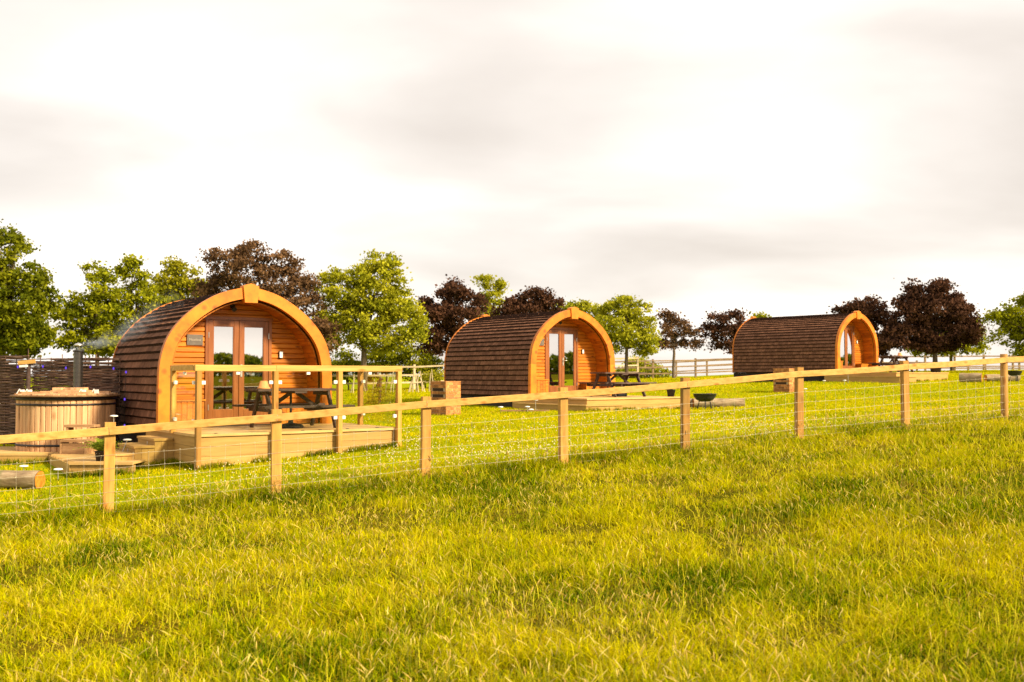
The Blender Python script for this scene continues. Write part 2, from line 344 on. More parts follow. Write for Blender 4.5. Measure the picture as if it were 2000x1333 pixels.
# ---------------------------------------------------------------- camping pods
HALF = [(1.565, 0), (1.563, .4), (1.556, .94), (1.525, 1.19), (1.45, 1.45), (1.31, 1.69), (1.085, 1.935), (.785, 2.16), (.483, 2.315), (.16, 2.405), (0, 2.425)]
def smooth_half(n=48):
    P = [Vector((x, 0, z)) for x, z in HALF]; pts = []
    for i in range(len(P)-1):
        p0 = P[max(i-1, 0)]; p1 = P[i]; p2 = P[i+1]; p3 = P[min(i+2, len(P)-1)]
        for k in range(12):
            u = k/12
            pts.append(0.5*((2*p1)+(p2-p0)*u+(2*p0-5*p1+4*p2-p3)*u*u+(3*p1-p0-3*p2+p3)*u**3))
    pts.append(P[-1])
    L = [0]
    for a, c in zip(pts, pts[1:]): L.append(L[-1]+(c-a).length)
    L = np.array(L); q = np.linspace(0, L[-1], n)
    return np.c_[np.interp(q, L, [p.x for p in pts]), np.interp(q, L, [p.z for p in pts])], L[-1]
HP, HLEN = smooth_half()
def half_at(sv, off):
    """point at arc length sv up the right-hand side, moved off metres inwards"""
    u = np.clip(sv/HLEN, 0, 1)*(len(HP)-1); i = int(min(u, len(HP)-2)); f = u-i
    p = HP[i]*(1-f)+HP[i+1]*f; j0 = max(i-1, 0); j1 = min(i+2, len(HP)-1); d = HP[j1]-HP[j0]; d = d/np.linalg.norm(d)
    n = np.array([-d[1], d[0]])       # inwards
    q = p + n*off
    return (max(q[0], 0.0), q[1] if sv > 0.02 else 0.0)
def width_at(z, off):
    best = 0
    for k in range(80):
        x, zz_ = half_at(HLEN*k/79, off)
        if zz_ <= z: best = x
    return best
def ring(name, parent, y0, y1, o0, o1):
    mb = MB(); seg = [0, .27, .5, .74, 1.0]
    for sx in (-1, 1):
        for a, c in zip(seg, seg[1:]):
            mb.fix = random.random(); n = 10; vs = []
            for k in range(n+1):
                sv = HLEN*(a+(c-a)*k/n)
                for (o, y) in ((o0, y0), (o0, y1), (o1, y1), (o1, y0)):
                    x, z = half_at(sv, o); vs.append((sx*x, y, z))
            fs = [(4*k+j, 4*k+(j+1) % 4, 4*k+4+(j+1) % 4, 4*k+4+j) for k in range(n) for j in range(4)] + [(0, 1, 2, 3), (4*n, 4*n+1, 4*n+2, 4*n+3)]
            mb._add(vs, fs)
    return mb.build(name, 'arch', parent)
RW = 0.55     # porch depth
def make_pod(label, loc, rz, L, plate_text, extras=True, rear_key=True):
    t = thing('camping_pod', label, 'camping pod', loc, rz, 'arched wooden camping pods')
    # shingled roof
    mb = MB(); e = .142; nc = int(HLEN/e)+1
    for sx in (-1, 1):
        for k in range(nc):
            s0 = k*e; s1 = min((k+1)*e+.015, HLEN)
            if s0 >= HLEN-.02: continue
            xb, zb = half_at(s0+.030, .002); xt, zt = half_at(s1, .040); xi, zi = half_at(s0-.004, .036)
            y = .13 - random.random()*.1
            while y < L-.1:
                wd = random.uniform(.12, .20); y2 = min(y+wd, L-.1); ya = max(y, .11); j = random.uniform(-.004, .004)
                if y2 > ya+.01:
                    g_ = .003
                    vs = [(sx*xb, ya+g_, zb+j), (sx*xb, y2-g_, zb+j), (sx*xt, y2-g_, zt), (sx*xt, ya+g_, zt), (sx*xi, ya+g_, zi), (sx*xi, y2-g_, zi)]
                    mb._add(vs, [(0, 1, 2, 3), (0, 3, 4), (1, 5, 2)], False, random.random()**1.2); mb._add([vs[0], vs[1], vs[5], vs[4]], [(0, 1, 2, 3)], False, -1.15)  # strip under each butt coloured very dark, painting in the shadow line between courses
                y = y2
    # under-felt shell below the shingles
    for sx in (-1, 1):
        vs = []; n = 30
        for k in range(n+1):
            x, z = half_at(HLEN*k/n, .045)
            vs += [(sx*x, .1, z), (sx*x, L-.1, z)]
        mb._add(vs, [(2*k, 2*k+1, 2*k+3, 2*k+2) for k in range(n)], True, 0.0)
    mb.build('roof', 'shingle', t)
    fa = ring('front_arch', t, 0, .11, -.012, .182)
    MB().prism([(-.115, 2.16), (.115, 2.16), (.142, 2.455), (0, 2.50), (-.142, 2.455)], -.035, .15, rnd=.75).build('keystone', 'arch', fa)
    ra = ring('rear_arch', t, L-.1, L-.055, .0, .1)
    if rear_key: MB().prism([(-.10, 2.24), (.10, 2.24), (.125, 2.45), (0, 2.49), (-.125, 2.45)], L-.12, L+.03, rnd=.6).build('keystone', 'arch', ra)
    # porch lining boards
    mb = MB(); step = .098; n = int(HLEN/step)
    for sx in (-1, 1):
        for k in range(n+1):
            a = half_at(k*step+.003, .215); c = half_at(min((k+1)*step-.003, HLEN), .215); a2 = half_at(k*step+.003, .235); c2 = half_at(min((k+1)*step-.003, HLEN), .235)
            r = random.random(); y0, y1 = .108, RW+.03
            vs = [(sx*a[0], y0, a[1]), (sx*c[0], y0, c[1]), (sx*c[0], y1, c[1]), (sx*a[0], y1, a[1]), (sx*a2[0], y0, a2[1]), (sx*c2[0], y0, c2[1]), (sx*c2[0], y1, c2[1]), (sx*a2[0], y1, a2[1])]
            mb._add(vs, [(0, 1, 2, 3), (7, 6, 5, 4), (0, 4, 5, 1), (3, 2, 6, 7), (0, 3, 7, 4), (1, 5, 6, 2)], False, r)
        vs = []
        for k in range(31):
            x, z = half_at(HLEN*k/30, .2); vs += [(sx*x, .11, z), (sx*x, RW+.05, z)]
        mb._add(vs, [(2*k, 2*k+1, 2*k+3, 2*k+2) for k in range(30)], False, 0.0)
    mb.build('porch_lining', 'lining', t)
    # front wall of lapped boards around the door opening
    mb = MB(); dw = .615; dh = 1.885; bh = .092; z = 0.0
    while z < 2.22:
        z1 = min(z+bh, 2.235); wd = width_at((z+z1)/2, .19)
        if wd > .05:
            sp = [(-wd, wd)] if z > dh-.01 else [(-wd, -dw), (dw, wd)]
            if z < dh-.01 < z1: z1 = dh; 
            r = random.random()
            for (a, c) in sp:
                if c-a < .02: continue
                prof = [(RW+.03, z), (RW+.018, z), (RW, z+.014), (RW, z1-.014), (RW+.018, z1-.003), (RW+.03, z1-.003)]
                mb.prism(prof, a, c, 'x', rnd=r+random.uniform(-.1, .1))
        z = z1
    mb.prism([(-1.36, 0), (-dw, 0), (-dw, dh), (-1.0, dh), (-1.30, 1.3)], RW+.03, RW+.045, rnd=.3); mb.prism([(1.36, 0), (1.30, 1.3), (1.0, dh), (dw, dh), (dw, 0)], RW+.03, RW+.045, rnd=.3)
    mb.build('front_wall', 'clad', t)
    # door frame and the two leaves
    mb = MB()
    mb.box(-.615, -.560, RW-.025, RW+.05, 0.0, 1.875, .004); mb.box(.560, .615, RW-.025, RW+.05, 0.0, 1.875, .004)
    mb.box(-.640, .640, RW-.035, RW+.05, 1.875, 1.93, .004); mb.box(-.560, .560, RW-.02, RW+.05, 0, .04)
    mb.build('door_frame', 'door', t)
    for sx in (-1, 1):
        d = MB(); a, c = (-.557, -.004) if sx < 0 else (.004, .557); y0, y1 = RW-.012, RW+.035
        d.box(a, a+.088, y0, y1, .045, 1.87, .004); d.box(c-.088, c, y0, y1, .045, 1.87, .004)
        d.box(a+.088, c-.088, y0, y1, .045, .27, .004); d.box(a+.088, c-.088, y0, y1, 1.765, 1.87, .004)
        # glazing beads
        for (p, q, r_, s_) in ((a+.088, a+.10, .27, 1.765), (c-.10, c-.088, .27, 1.765), (a+.10, c-.10, .27, .283), (a+.10, c-.10, 1.752, 1.765)):
            d.box(p, q, y0+.008, y1, r_, s_)
        do = d.build('door', 'door', t)
        MB().box(a+.10, c-.10, RW+.012, RW+.020, .283, 1.752).build('pane', 'pane', do)
        hx = -.045 if sx < 0 else .045
        if sx > 0:
            hm = MB(); hm.box(hx-.018, hx+.018, y0-.010, y0, .86, 1.08, .002); hm.tube([(hx, y0-.012, 1.0), (hx, y0-.05, 1.0), (hx+.10, y0-.055, .995)], .008, 8)
            hm.build('handle', 'steel', do)
        for zc in (.32, 1.6):
            ex = a if sx < 0 else c
            MB().tube([(ex, y0-.012, zc-.05), (ex, y0-.012, zc+.05)], .010, 8).build('hinge', 'steel', do)
    # room behind the glass, rear wall, plinth
    mb = MB()
    n = 24; poly = []
    for k in range(n+1): x, z = half_at(HLEN*k/n, .09); poly.append((x, max(z, 0)))
    poly = poly + [(-x, z) for x, z in poly[::-1][1:]]
    mb.prism(poly, L-.16, L-.08); mb.build('rear_wall', 'lining', t)
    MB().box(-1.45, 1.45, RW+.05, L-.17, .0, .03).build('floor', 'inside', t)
    MB().box(-1.47, 1.47, .12, L-.05, -.75, -.003).build('plinth', 'base', t)
    # plate, key safe, porch light
    if plate_text is not None:
        pl = MB().box(-.80-.14, -.80+.14, RW-.022, RW-.003, 1.415, 1.60, .002).build('name_plate', 'slate', t)
        if plate_text:
            cu = bpy.data.curves.new('lettering', 'FONT'); cu.body = plate_text; cu.size = .062; cu.align_x = 'CENTER'; cu.align_y = 'CENTER'; cu.extrude = .001
            tmp = bpy.data.objects.new('lettering_curve', cu); col.objects.link(tmp)
            me = bpy.data.meshes.new_from_object(tmp); bpy.data.objects.remove(tmp)
            me.materials.clear(); me.materials.append(M['chalk'])
            lo = bpy.data.objects.new('lettering', me); col.objects.link(lo); lo.parent = pl
            lo.location = (-.80, RW-.0245, 1.508); lo.rotation_euler = (R(90), 0, 0)
    ks = MB().box(.755, .83, RW-.03, RW-.002, 1.20, 1.33, .006).build('key_safe', 'black', t)
    MB().box(.762, .823, RW-.045, RW-.03, 1.21, 1.32, .006).build('keypad', 'white', ks)
    mb = MB().box(-.17, -.09, RW-.05, RW-.002, 2.08, 2.15, .004).tube([(-.13, RW-.04, 2.10), (-.13, RW-.12, 2.06)], [.03, .045], 12); mb.build('porch_light', 'black', t)
    if extras:
        for (x0, x1, zt) in ((-1.30, -.70, .47), (.72, 1.33, .36)):
            mb = MB(); x = x0
            while x < x1-.01:
                x2 = min(x+.1, x1); mb.box(x+.002, x2-.002, .30, .318, .0, zt-.03, .003); x = x2
            mb.box(x0+.005, x1-.005, .319, RW-.004, .0, zt-.035, rnd=.2)
            mb.box(x0-.02, x1+.02, .28, RW-.002, zt-.03, zt, .004); mb.build('storage_box', 'clad', t)
    return t
TH = (R(36), R(38), R(41))
def frame(P, th):
    tx = Vector((math.cos(th), math.sin(th), 0)); ny = Vector((-math.sin(th), math.cos(th), 0))
    return lambda x, y, z=0: Vector(P) + tx*x + ny*y + Vector((0, 0, z))
D1 = EYE-.89                                   # deck heights
P1 = Vector((-4.71, 14.9, 0)); f1 = frame((P1.x, P1.y, D1), TH[0]); c1_ = f1(1.607, 2.02)
D2 = EYE-.585; c2_ = Vector((1.75, 27.9, D2)); f2 = frame(c2_, TH[1])
D3 = EYE+.10; c3_ = Vector((14.0, 40.2, D3)); f3 = frame(c3_, TH[2])
make_pod('large orange arched pod with brown shingles, nearest, behind the glass balustrade', c1_, TH[0], 3.2, 'Meadow', rear_key=False)
make_pod('middle arched pod with brown shingled side, between the brick pillar and low deck', c2_, TH[1], 4.25, '')
make_pod('farthest arched pod, long brown shingled side, door half hidden in its porch', c3_, TH[2], 5.1, '')

# ---------------------------------------------------------------- decks
def boards(mb, x0, x1, y0, y1, z, bw=.14, along='x', th=.028):
    if along == 'x':
        y = y0
        while y < y1-.01: y2 = min(y+bw, y1); mb.box(x0, x1, y+.002, y2-.002, z-th, z, .003); y = y2
    else:
        x = x0
        while x < x1-.01: x2 = min(x+bw, x1); mb.box(x+.002, x2-.002, y0, y1, z-th, z, .003); x = x2
def fascia_front(mb, x0, x1, y, z0, z1, bh=.15, sgn=-1, th=.022):
    z = z1
    while z > z0+.01: z2 = max(z-bh, z0); mb.box(x0, x1, min(y, y+sgn*th), max(y, y+sgn*th), z2+.002, z-.002, .003); z = z2
def fascia_side(mb, y0, y1, x, z0, z1, bh=.15, sgn=-1, th=.022):
    z = z1
    while z > z0+.01: z2 = max(z-bh, z0); mb.box(min(x, x+sgn*th), max(x, x+sgn*th), y0, y1, z2+.002, z-.002, .003); z = z2
W1 = 3.404
deck = thing('raised_deck', 'raised yellow deck with glass balustrade in front of the nearest pod', 'deck', (P1.x, P1.y, D1), TH[0], 'decks in front of the pods')
mb = MB(); boards(mb, 0.0, W1, .0, 2.06, 0); 
mb.box(-.03, W1+.03, -.03, -.001, -.034, .004, .004); mb.box(-.03, -.001, 0, 2.3, -.034, .004, .004); mb.box(W1+.001, W1+.03, 0, 2.3, -.034, .004, .004)
mb.box(0, W1, 2.062, 2.9, -.03, -.004)
mb.build('deck_boards', 'deck', deck)
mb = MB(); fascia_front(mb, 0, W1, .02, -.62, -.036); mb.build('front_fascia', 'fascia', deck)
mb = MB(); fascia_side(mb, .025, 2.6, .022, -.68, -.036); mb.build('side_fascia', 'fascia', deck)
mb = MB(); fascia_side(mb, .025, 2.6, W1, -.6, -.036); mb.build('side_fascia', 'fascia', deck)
for (x, y) in ((.33, .1), (1.75, .1), (2.05, .1), (2.55, .12), (3.1, .12)):
    MB().box(x-.022, x+.022, y-.022, y+.022, .001, .008, .002).build('deck_light', 'black', deck)
px1 = [0.0, 1.207, 2.307, W1]
pp1 = [(x, -.065) for x in px1] + [(-.03, 1.04), (W1-.005, 1.31)]
RT = 1.045
for (x, y) in pp1:
    wpt = f1(x, y); zb = h(wpt.x, wpt.y) - D1 - .1 if y < .2 else .0
    if y > .2: zb = -.02
    MB().box(x-.038, x+.038, y-.045+(0), y+.045, zb, RT-.095 if y < .2 else RT-.05, .004).build('post', 'pine_z', deck)
mb = MB(); mb.beam((-.06, -.065, RT-.05), (1.207, -.065, RT-.05), .075, .095, .005, rnd=.7); mb.beam((1.211, -.065, RT-.05), (W1+.05, -.065, RT-.05), .075, .095, .005, rnd=.5)
mb.build('top_rail', 'pine_x', deck)
mb = MB(); mb.beam((-.03, -.02, RT-.045), (-.03, 1.09, RT-.045), .075, .09, .005, rnd=.7); mb.build('side_rail', 'pine_x', deck)
mb = MB(); mb.beam((W1-.005, -.02, RT-.045), (W1-.005, 1.36, RT-.045), .075, .09, .005, rnd=.4); mb.build('side_rail', 'pine_x', deck)
def gpanel(x0, y0, x1, y1):
    a = Vector((x0, y0, 0)); b_ = Vector((x1, y1, 0)); d = (b_-a).normalized(); a += d*.055; b_ -= d*.055
    pn = MB(); pn.beam(a+Vector((0, 0, (RT-.11+.07)/2)), b_+Vector((0, 0, (RT-.11+.07)/2)), .010, RT-.11-.07, .001); po = pn.build('glass_panel', 'panel', deck)
    for (q, s_) in ((a, 1), (b_, -1)):
        for z in (.20, RT-.27):
            c = q + d*s_*.012 + Vector((0, 0, z)); MB().beam(c-d*.034, c+d*.034, .042, .056, .006).build('clamp', 'white', po)
    mid = (a+b_)/2 + Vector((0, 0, RT-.125))
    MB().beam(mid-d*.028+Vector((0, 0, 0)), mid+d*.028, .036, .05, .006).build('clamp', 'white', po)
for a, c in zip(px1, px1[1:]): gpanel(a, -.065, c, -.065)
gpanel(-.03, -.03, -.03, 1.0); gpanel(W1-.005, -.03, W1-.005, 1.27)
# steps up to the deck from the tub platform
TZ = EYE-1.305
st = thing('deck_steps', 'four closed yellow steps climbing to the side of the raised deck', 'steps', (P1.x, P1.y, D1), TH[0])
nst = 3; rise = (D1-TZ)/(nst+1)
for k in range(nst):
    zt = -rise*(k+1); x1 = -.30*k; x0 = x1-.30-(.0); mb = MB(); y0, y1 = 1.06, 1.98
    mb.box(x0-.02, x1-(.024 if k == 0 else .002) - .0, y0-.02, y1, zt-.035, zt, .005, rnd=.7)
    x = x0
    while x < x1-.02:
        x2 = min(x+.1, x1); mb.box(x+.0015, x2-.0015, y0, y0+.02, -.66 if k else -.66, zt-.037, .002, rnd=.4+random.random()*.2); x = x2
    fascia_side(mb, y0+.021, y1, x0, -.66, zt-.037, .16, 1)
    mb.build('step', 'fascia', st)
    c = MB().box(x0-.005, x0-.001, 1.42, 1.47, zt-.13, zt-.06, .002).build('step_light', 'steel', st)
# low tub platform
tp = thing('tub_platform', 'low yellow boarded platform carrying the round hot tub', 'platform', (0, 0, TZ), 0)
mb = MB(); TY0 = 16.63
boards(mb, -11.0, -6.35, TY0, 18.25, 0, .14, 'y'); mb.box(-11.0, -7.72, TY0-.03, TY0-.002, -.034, .004, .003)
mb.build('deck_boards', 'deck', tp)
mb = MB(); x = -7.72
while x < -5.66:
    x2 = min(x+.14, -5.66)
    yf = 14.95 if x >= -6.62 else 14.95+(-6.62-x)/( -6.62+7.72)*(TY0-14.95)
    mb.box(x+.002, x2-.002, yf, TY0-.004, -.028, 0, .003); x = x2
mb.box(-6.62, -5.66, 14.92, 14.948, -.036, .004, .003); mb.build('front_boards', 'deck', tp)
mb = MB(); x = -6.60
while x < -5.68: mb.box(x+.0015, x+.1185, 14.955, 14.975, -.30, -.038, .002); x += .12
mb.prism([(-6.62, 14.95), (-6.60, 14.965), (-7.70, TY0+.01), (-7.72, TY0-.002)], -.3, -.03, 'z')
fascia_front(mb, -11.0, -7.72, TY0, -.3, -.038); mb.build('fascia', 'fascia', tp)

def low_deck(label, fr, P, th, xr, xl=-1.9, dfront=2.6):
    t = thing('low_deck', label, 'deck', P, th, 'decks in front of the pods')
    mb = MB(); boards(mb, xl, xr, -dfront, .0, 0, .14); mb.box(xl-.02, xl-.001, -dfront, .2, -.034, .004, .003); mb.box(xl-.02, xr+.02, -dfront-.025, -dfront-.001, -.034, .004, .003)
    mb.box(xl, xr, .0, .9, -.028, -.006); mb.build('deck_boards', 'deck', t)
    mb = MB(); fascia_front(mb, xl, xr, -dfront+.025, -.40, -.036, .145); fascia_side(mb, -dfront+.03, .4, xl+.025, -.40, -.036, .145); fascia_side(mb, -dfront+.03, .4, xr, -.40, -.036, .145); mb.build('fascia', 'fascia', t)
    mb = MB(); mb.box(xl-.32, -.94, -dfront-.32, -dfront-.003, -.18, -.15, .004, rnd=.5); mb.box(xl-.32, xl-.003, -dfront, -.1, -.18, -.15, .004, rnd=.6)
    fascia_front(mb, xl-.30, -.96, -dfront-.27, -.45, -.182, .14); fascia_side(mb, -dfront-.268, -.12, xl-.275, -.45, -.182, .14); fascia_side(mb, -dfront-.268, -dfront-.01, -.98, -.45, -.182, .14, 1)
    mb.build('step', 'fascia', t)
    return t
low_deck('low two-tier deck with a wrap-round step in front of the middle pod', f2, c2_, TH[1], 1.65)
low_deck('low two-tier deck in front of the farthest pod, with the potted shrub', f3, c3_, TH[2], 2.2)
# ---------------------------------------------------------------- picnic tables and what stands on the decks
def make_table(label, loc, rz, L=1.5):
    t = thing('picnic_table', label, 'picnic table', loc, rz, 'dark picnic tables on the decks')
    TT = .66; BT = .39
    mb = MB()
    for k in range(5): y = -.31+k*.125; mb.box(-L/2, L/2, y, y+.115, TT-.035, TT, .005)
    mb.build('tabletop', 'dark', t)
    for sy in (-1, 1):
        mb = MB()
        for k in range(2): y = sy*.58-.12+k*.125; mb.box(-L/2-.05, L/2+.05, y, y+.115, BT-.035, BT, .005)
        mb.build('bench', 'dark', t)
    for sx in (-1, 1):
        x = sx*(L/2-.2)
        for sy in (-1, 1):
            MB().beam((x, sy*.16, TT-.037), (x, sy*.48, .0), .04, .085, .004, side=(1, 0, 0)).build('leg', 'dark', t)
        mb = MB(); mb.beam((x-sx*.042, -.30, TT-.075), (x-sx*.042, .30, TT-.075), .035, .07, .004, side=(1, 0, 0)); mb.beam((x-sx*.042, -.68, BT-.075), (x-sx*.042, .68, BT-.075), .035, .075, .004, side=(1, 0, 0)); mb.build('cross_bar', 'dark', t)
        MB().beam((sx*.06, 0, TT-.07), (x-sx*.06, 0, BT-.09), .04, .06, .004, side=(0, 1, 0)).build('brace', 'dark', t)
    MB().box(-.11, .11, -.30, .30, TT-.072, TT-.037, .004).build('centre_batten', 'dark', t)
    return t
tb1 = make_table('dark brown picnic table behind the glass balustrade of the nearest pod', f1(1.98, 1.0), TH[0])
dup(tb1, f2(.42, -1.3), TH[1], 'dark picnic table on the low deck beside the middle pod')
dup(tb1, f3(.42, -1.3), TH[2], 'distant dark picnic table with a small orange pot, beside the farthest pod')
def clay_pot(name, label, loc, s=1.0):
    o = MB().lathe([(.0, .135), (.052, .135), (.060, .13), (.088, .028), (.102, .026), (.108, .0), (.098, .0), (.05, .12), (0, .12)], (0, 0, 0), 28).build(name, 'clay')
    o.location = loc; o.scale = (s, s, s); tag(o, label, 'terracotta pot', 'upturned terracotta pots on the picnic tables'); return o
clay_pot('terracotta_pot', 'upturned terracotta pot on the left end of the nearest picnic table', f1(1.42, .93, .66))
clay_pot('terracotta_pot', 'small orange pot on the farthest picnic table', f3(.85, -1.3, .66), 1.0)
ub = thing('parasol_base', 'round black parasol base with a short pole under the nearest picnic table', 'parasol base', f1(1.93, 1.0), TH[0])
MB().lathe([(0, 0), (.215, 0), (.215, .03), (.19, .055), (.10, .075), (.045, .085), (.04, .13), (0, .13)], sides=32).build('foot', 'black', ub)
MB().tube([(0, 0, .12), (0, 0, .585)], .021, 14).build('pole', 'black', ub)
bx_ = MB(); bx_.box(-.17, .17, -.14, .14, 0, .15, .012); bx_.box(-.185, .185, -.155, .155, .15, .165, .005)
o = bx_.build('storage_crate', 'plastic'); o.location = f2(.62, -1.15); o.rotation_euler = (0, 0, TH[1]); tag(o, 'low black lidded crate on the deck under the middle picnic table', 'crate')

# ---------------------------------------------------------------- plants in pots
def frond_plant(label, loc, potr, poth, n, ln, mat, kind='potted plant', seed=1):
    rr = random.Random(seed)
    t = thing('potted_plant', label, kind, loc, 0, 'potted plants beside the decks')
    MB().lathe([(0, 0), (potr*.72, 0), (potr*.98, poth*.93), (potr*1.06, poth*.93), (potr*1.06, poth), (potr*.9, poth), (potr*.86, poth*.9), (0, poth*.88)], sides=24).build('pot', 'plastic', t)
    mb = MB()
    for k in range(n):
        a = rr.uniform(0, 6.28); el = rr.uniform(.5, 1.45); l = ln*rr.uniform(.6, 1); pts = []
        for q in range(8):
            u = q/7; r_ = l*u*math.cos(el)*(1+.3*u); z = poth*.9 + l*(u*math.sin(el) - .45*u*u)
            pts.append(Vector((r_*math.cos(a), r_*math.sin(a), z)))
        sd_ = Vector((-math.sin(a), math.cos(a), 0))
        for q in range(1, 8):
            d = (pts[q]-pts[q-1]).normalized(); wl = l*.20*math.sin(math.pi*min(1, .15+q/8))
            for sgn in (-1, 1):
                p = pts[q]; tip = p + sd_*sgn*wl + d*wl*.5 + Vector((0, 0, -.02*rr.random()))
                mb._add([p-d*.012, p+d*.012, tip], [(0, 1, 2)])
        for q in range(1, 8): mb._add([pts[q-1]-sd_*.003, pts[q-1]+sd_*.003, pts[q]+sd_*.003, pts[q]-sd_*.003], [(0, 1, 2, 3)])
    mb.build('foliage', mat, t)
    return t
fy = 15.2
frond_plant('bright green fern in a black pot on the tub platform, beside the fence post', Vector((atx(199, fy), fy, TZ)), .085, .15, 80, .42, 'fern', seed=3)
p = f2(1.55, -2.2); frond_plant('black pot with a small green plant at the right end of the middle low deck', p, .12, .19, 26, .22, 'fern', seed=5)
p = f3(2.0, -2.2); frond_plant('black tub with a leafy shrub at the right end of the farthest deck', p, .24, .28, 60, .34, 'leaf_green', seed=8)

# ---------------------------------------------------------------- logs and fire bowls
def log(label, a, ang, L, r, seed=0):
    rr = random.Random(seed)
    t = thing('log', label, 'log', a, ang, 'logs lying on the lawn')
    n = 14; sd = 20; mb = MB(); vs = []
    prof = [1+rr.uniform(-.05, .05) for _ in range(sd)]
    for i in range(n+1):
        for k in range(sd):
            q = 2*math.pi*k/sd; R_ = r*prof[k]*(1+.03*math.sin(i*.9+seed)+rr.uniform(-.015, .015))
            vs.append((L*i/n, R_*math.cos(q), r*.95+R_*math.sin(q)+.02*math.sin(i*.5)*r))
    mb._add(vs, [(i*sd+k, i*sd+(k+1) % sd, (i+1)*sd+(k+1) % sd, (i+1)*sd+k) for i in range(n) for k in range(sd)], True)
    mb.build('bark', 'logbark', t)
    for i, xo in ((0, -.002), (n, .002)):
        e = MB(); pts = [(vs[i*sd+k][0]+xo, vs[i*sd+k][1]*.96, r*.95+(vs[i*sd+k][2]-r*.95)*.96) for k in range(sd)]
        ctr = (pts[0][0]+xo*2, 0, r*.95); e._add(pts+[ctr], [(k, (k+1) % sd, sd) for k in range(sd)]); e.build('cut_end', 'logend', t)
    return t
def on(px, Y_, dz=0): x = atx(px, Y_); return Vector((x, Y_, h(x, Y_)+dz))
a = on(82, 13.9); log('thick bark-covered log with an orange sawn end, in front of the tub platform', a, R(172), 1.15, .125, 1)
a = on(1291, 27.0); log('log with its round sawn end toward the viewer, left of the fire bowl', a, R(22), .95, .14, 2)
a = on(1353, 27.2); log('long pale log lying behind the iron fire bowl', a, R(4), 1.4, .14, 3)
a = on(1917, 36.6); log('short stubby log with its sawn end showing, far right lawn', a, R(150), .75, .18, 4)
a = on(1924, 37.5); log('dark log behind the last fence post, under the far fire bowl', a, R(4), 1.3, .14, 5)
def fire_bowl(label, loc, r):
    t = thing('fire_bowl', label, 'fire pit', loc, .4, 'iron fire bowls on the lawn')
    pr = [(0, .20), (r*.35, .205), (r*.7, .25), (r*.93, .33), (r, .40), (r*1.05, .40), (r*1.05, .412), (r*.98, .412), (r*.9, .34), (r*.65, .265), (0, .225)]
    MB().lathe(pr, sides=32).build('bowl', 'black', t)
    for k in range(3):
        q = k*2.094; MB().beam((r*.5*math.cos(q), r*.5*math.sin(q), .25), (r*.72*math.cos(q), r*.72*math.sin(q), .0), .03, .02, .002).build('leg', 'black', t)
    for k in range(2):
        q = .6+k*3.14159; c = Vector((r*1.05*math.cos(q), r*1.05*math.sin(q), .41)); s_ = Vector((-math.sin(q), math.cos(q), 0)); o_ = Vector((math.cos(q), math.sin(q), 0))
        MB().tube([c-s_*.07, c-s_*.06+o_*.05, c+s_*.06+o_*.05, c+s_*.07], .008, 8).build('handle', 'black', t)
    return t
fire_bowl('black iron fire bowl on legs in front of the long pale log', on(1376, 26.0), .30)
fire_bowl('far black fire bowl at the right edge, beyond the last fence post', on(1981, 36.8), .26)

# ---------------------------------------------------------------- brick pillars
def brick_pillar(label, loc, rz, wx, wy, hh):
    t = thing('brick_pillar', label, 'brick pillar', loc, rz, 'brick barbecue pillars on the lawn')
    mb = MB(); mo = MB(); ch = .075; z = 0; k = 0; n = int(hh/ch)
    mo.box(.008, wx-.008, .008, wy-.008, -.1, n*ch-.004); 
    for k in range(n):
        z0 = k*ch; z1 = z0+.066
        slot = k in (n-3, n-5, n-7)
        off = (k % 2)*.11
        for face in range(4):
            Lf = wx if face in (0, 2) else wy; u = -off
            while u < Lf-.005:
                u0 = max(u, 0)+.004; u1 = min(u+.22, Lf)-.004
                if u1-u0 > .02:
                    if slot and face == 3 and u1 > .16 and u0 < Lf-.1: pass_ = True
                    else: pass_ = False
                    if not pass_:
                        if face == 0: mb.box(u0, u1, 0, .05, z0, z1, .003)
                        elif face == 2: mb.box(u0, u1, wy-.05, wy, z0, z1, .003)
                        elif face == 1: mb.box(wx-.05, wx, max(u0, .052), min(u1, wy-.052), z0, z1, .003)
                        else: mb.box(-.001, .05, max(u0, .052), min(u1, wy-.052), z0, z1, .003)
                u += .22
    mb.build('bricks', 'brick', t); mo.build('mortar', 'mortar', t)
    gm_ = MB()
    for k in (n-3, n-5, n-7): gm_.box(.003, .006, .12, wy-.1, k*ch-.003, k*ch+.069)  # thin dark sheets over the mortar, painted shade for the open slots
    gm_.build('slots', 'gap', t)
    MB().box(-.003, wx+.003, -.003, wy+.003, n*ch, n*ch+.012, .003).build('top_slab', 'brick', t)
    return t
brick_pillar('square brick pillar with dark slots, on the lawn beside the middle pod', on(871, 23.9, -.02), TH[1], .44, .68, .86)
brick_pillar('brick pillar partly hidden by a fence post, in front of the farthest pod', on(1541, 33.6, -.02), TH[1], .44, .66, .86)

# ---------------------------------------------------------------- solar lights
def solar(label, px, Y_, hh=.16, lean=0.0, z=None):
    b0 = on(px, Y_)
    if z is not None: b0.z = z
    t = thing('solar_light', label, 'garden light', b0, 0, 'small white solar lights')
    MB().tube([(0, 0, -.03), (lean, 0, hh)], .008, 8).build('stake', 'steel', t)
    mb = MB().lathe([(0, hh+.022), (.055, hh+.016), (.068, hh), (.055, hh-.006), (0, hh-.01)], (lean, 0, 0), 20); mb.build('lamp_head', 'white', t)
    return t
solar('white solar light just above the sawn log near the platform', 50, 15.4, .12)
solar('white solar light on a stake right of the sawn log', 117, 14.6, .16)
solar('white solar light on the grass at the foot of the middle pod wall', 978, 24.6, .13)
solar('white solar light beside the left step of the middle deck', 1030, 24.6, .12)
solar('white solar light nearest the left step of the middle deck', 1037, 24.2, .07)
solar('white solar light against the side of the middle deck', 1046, 25.3, .26)
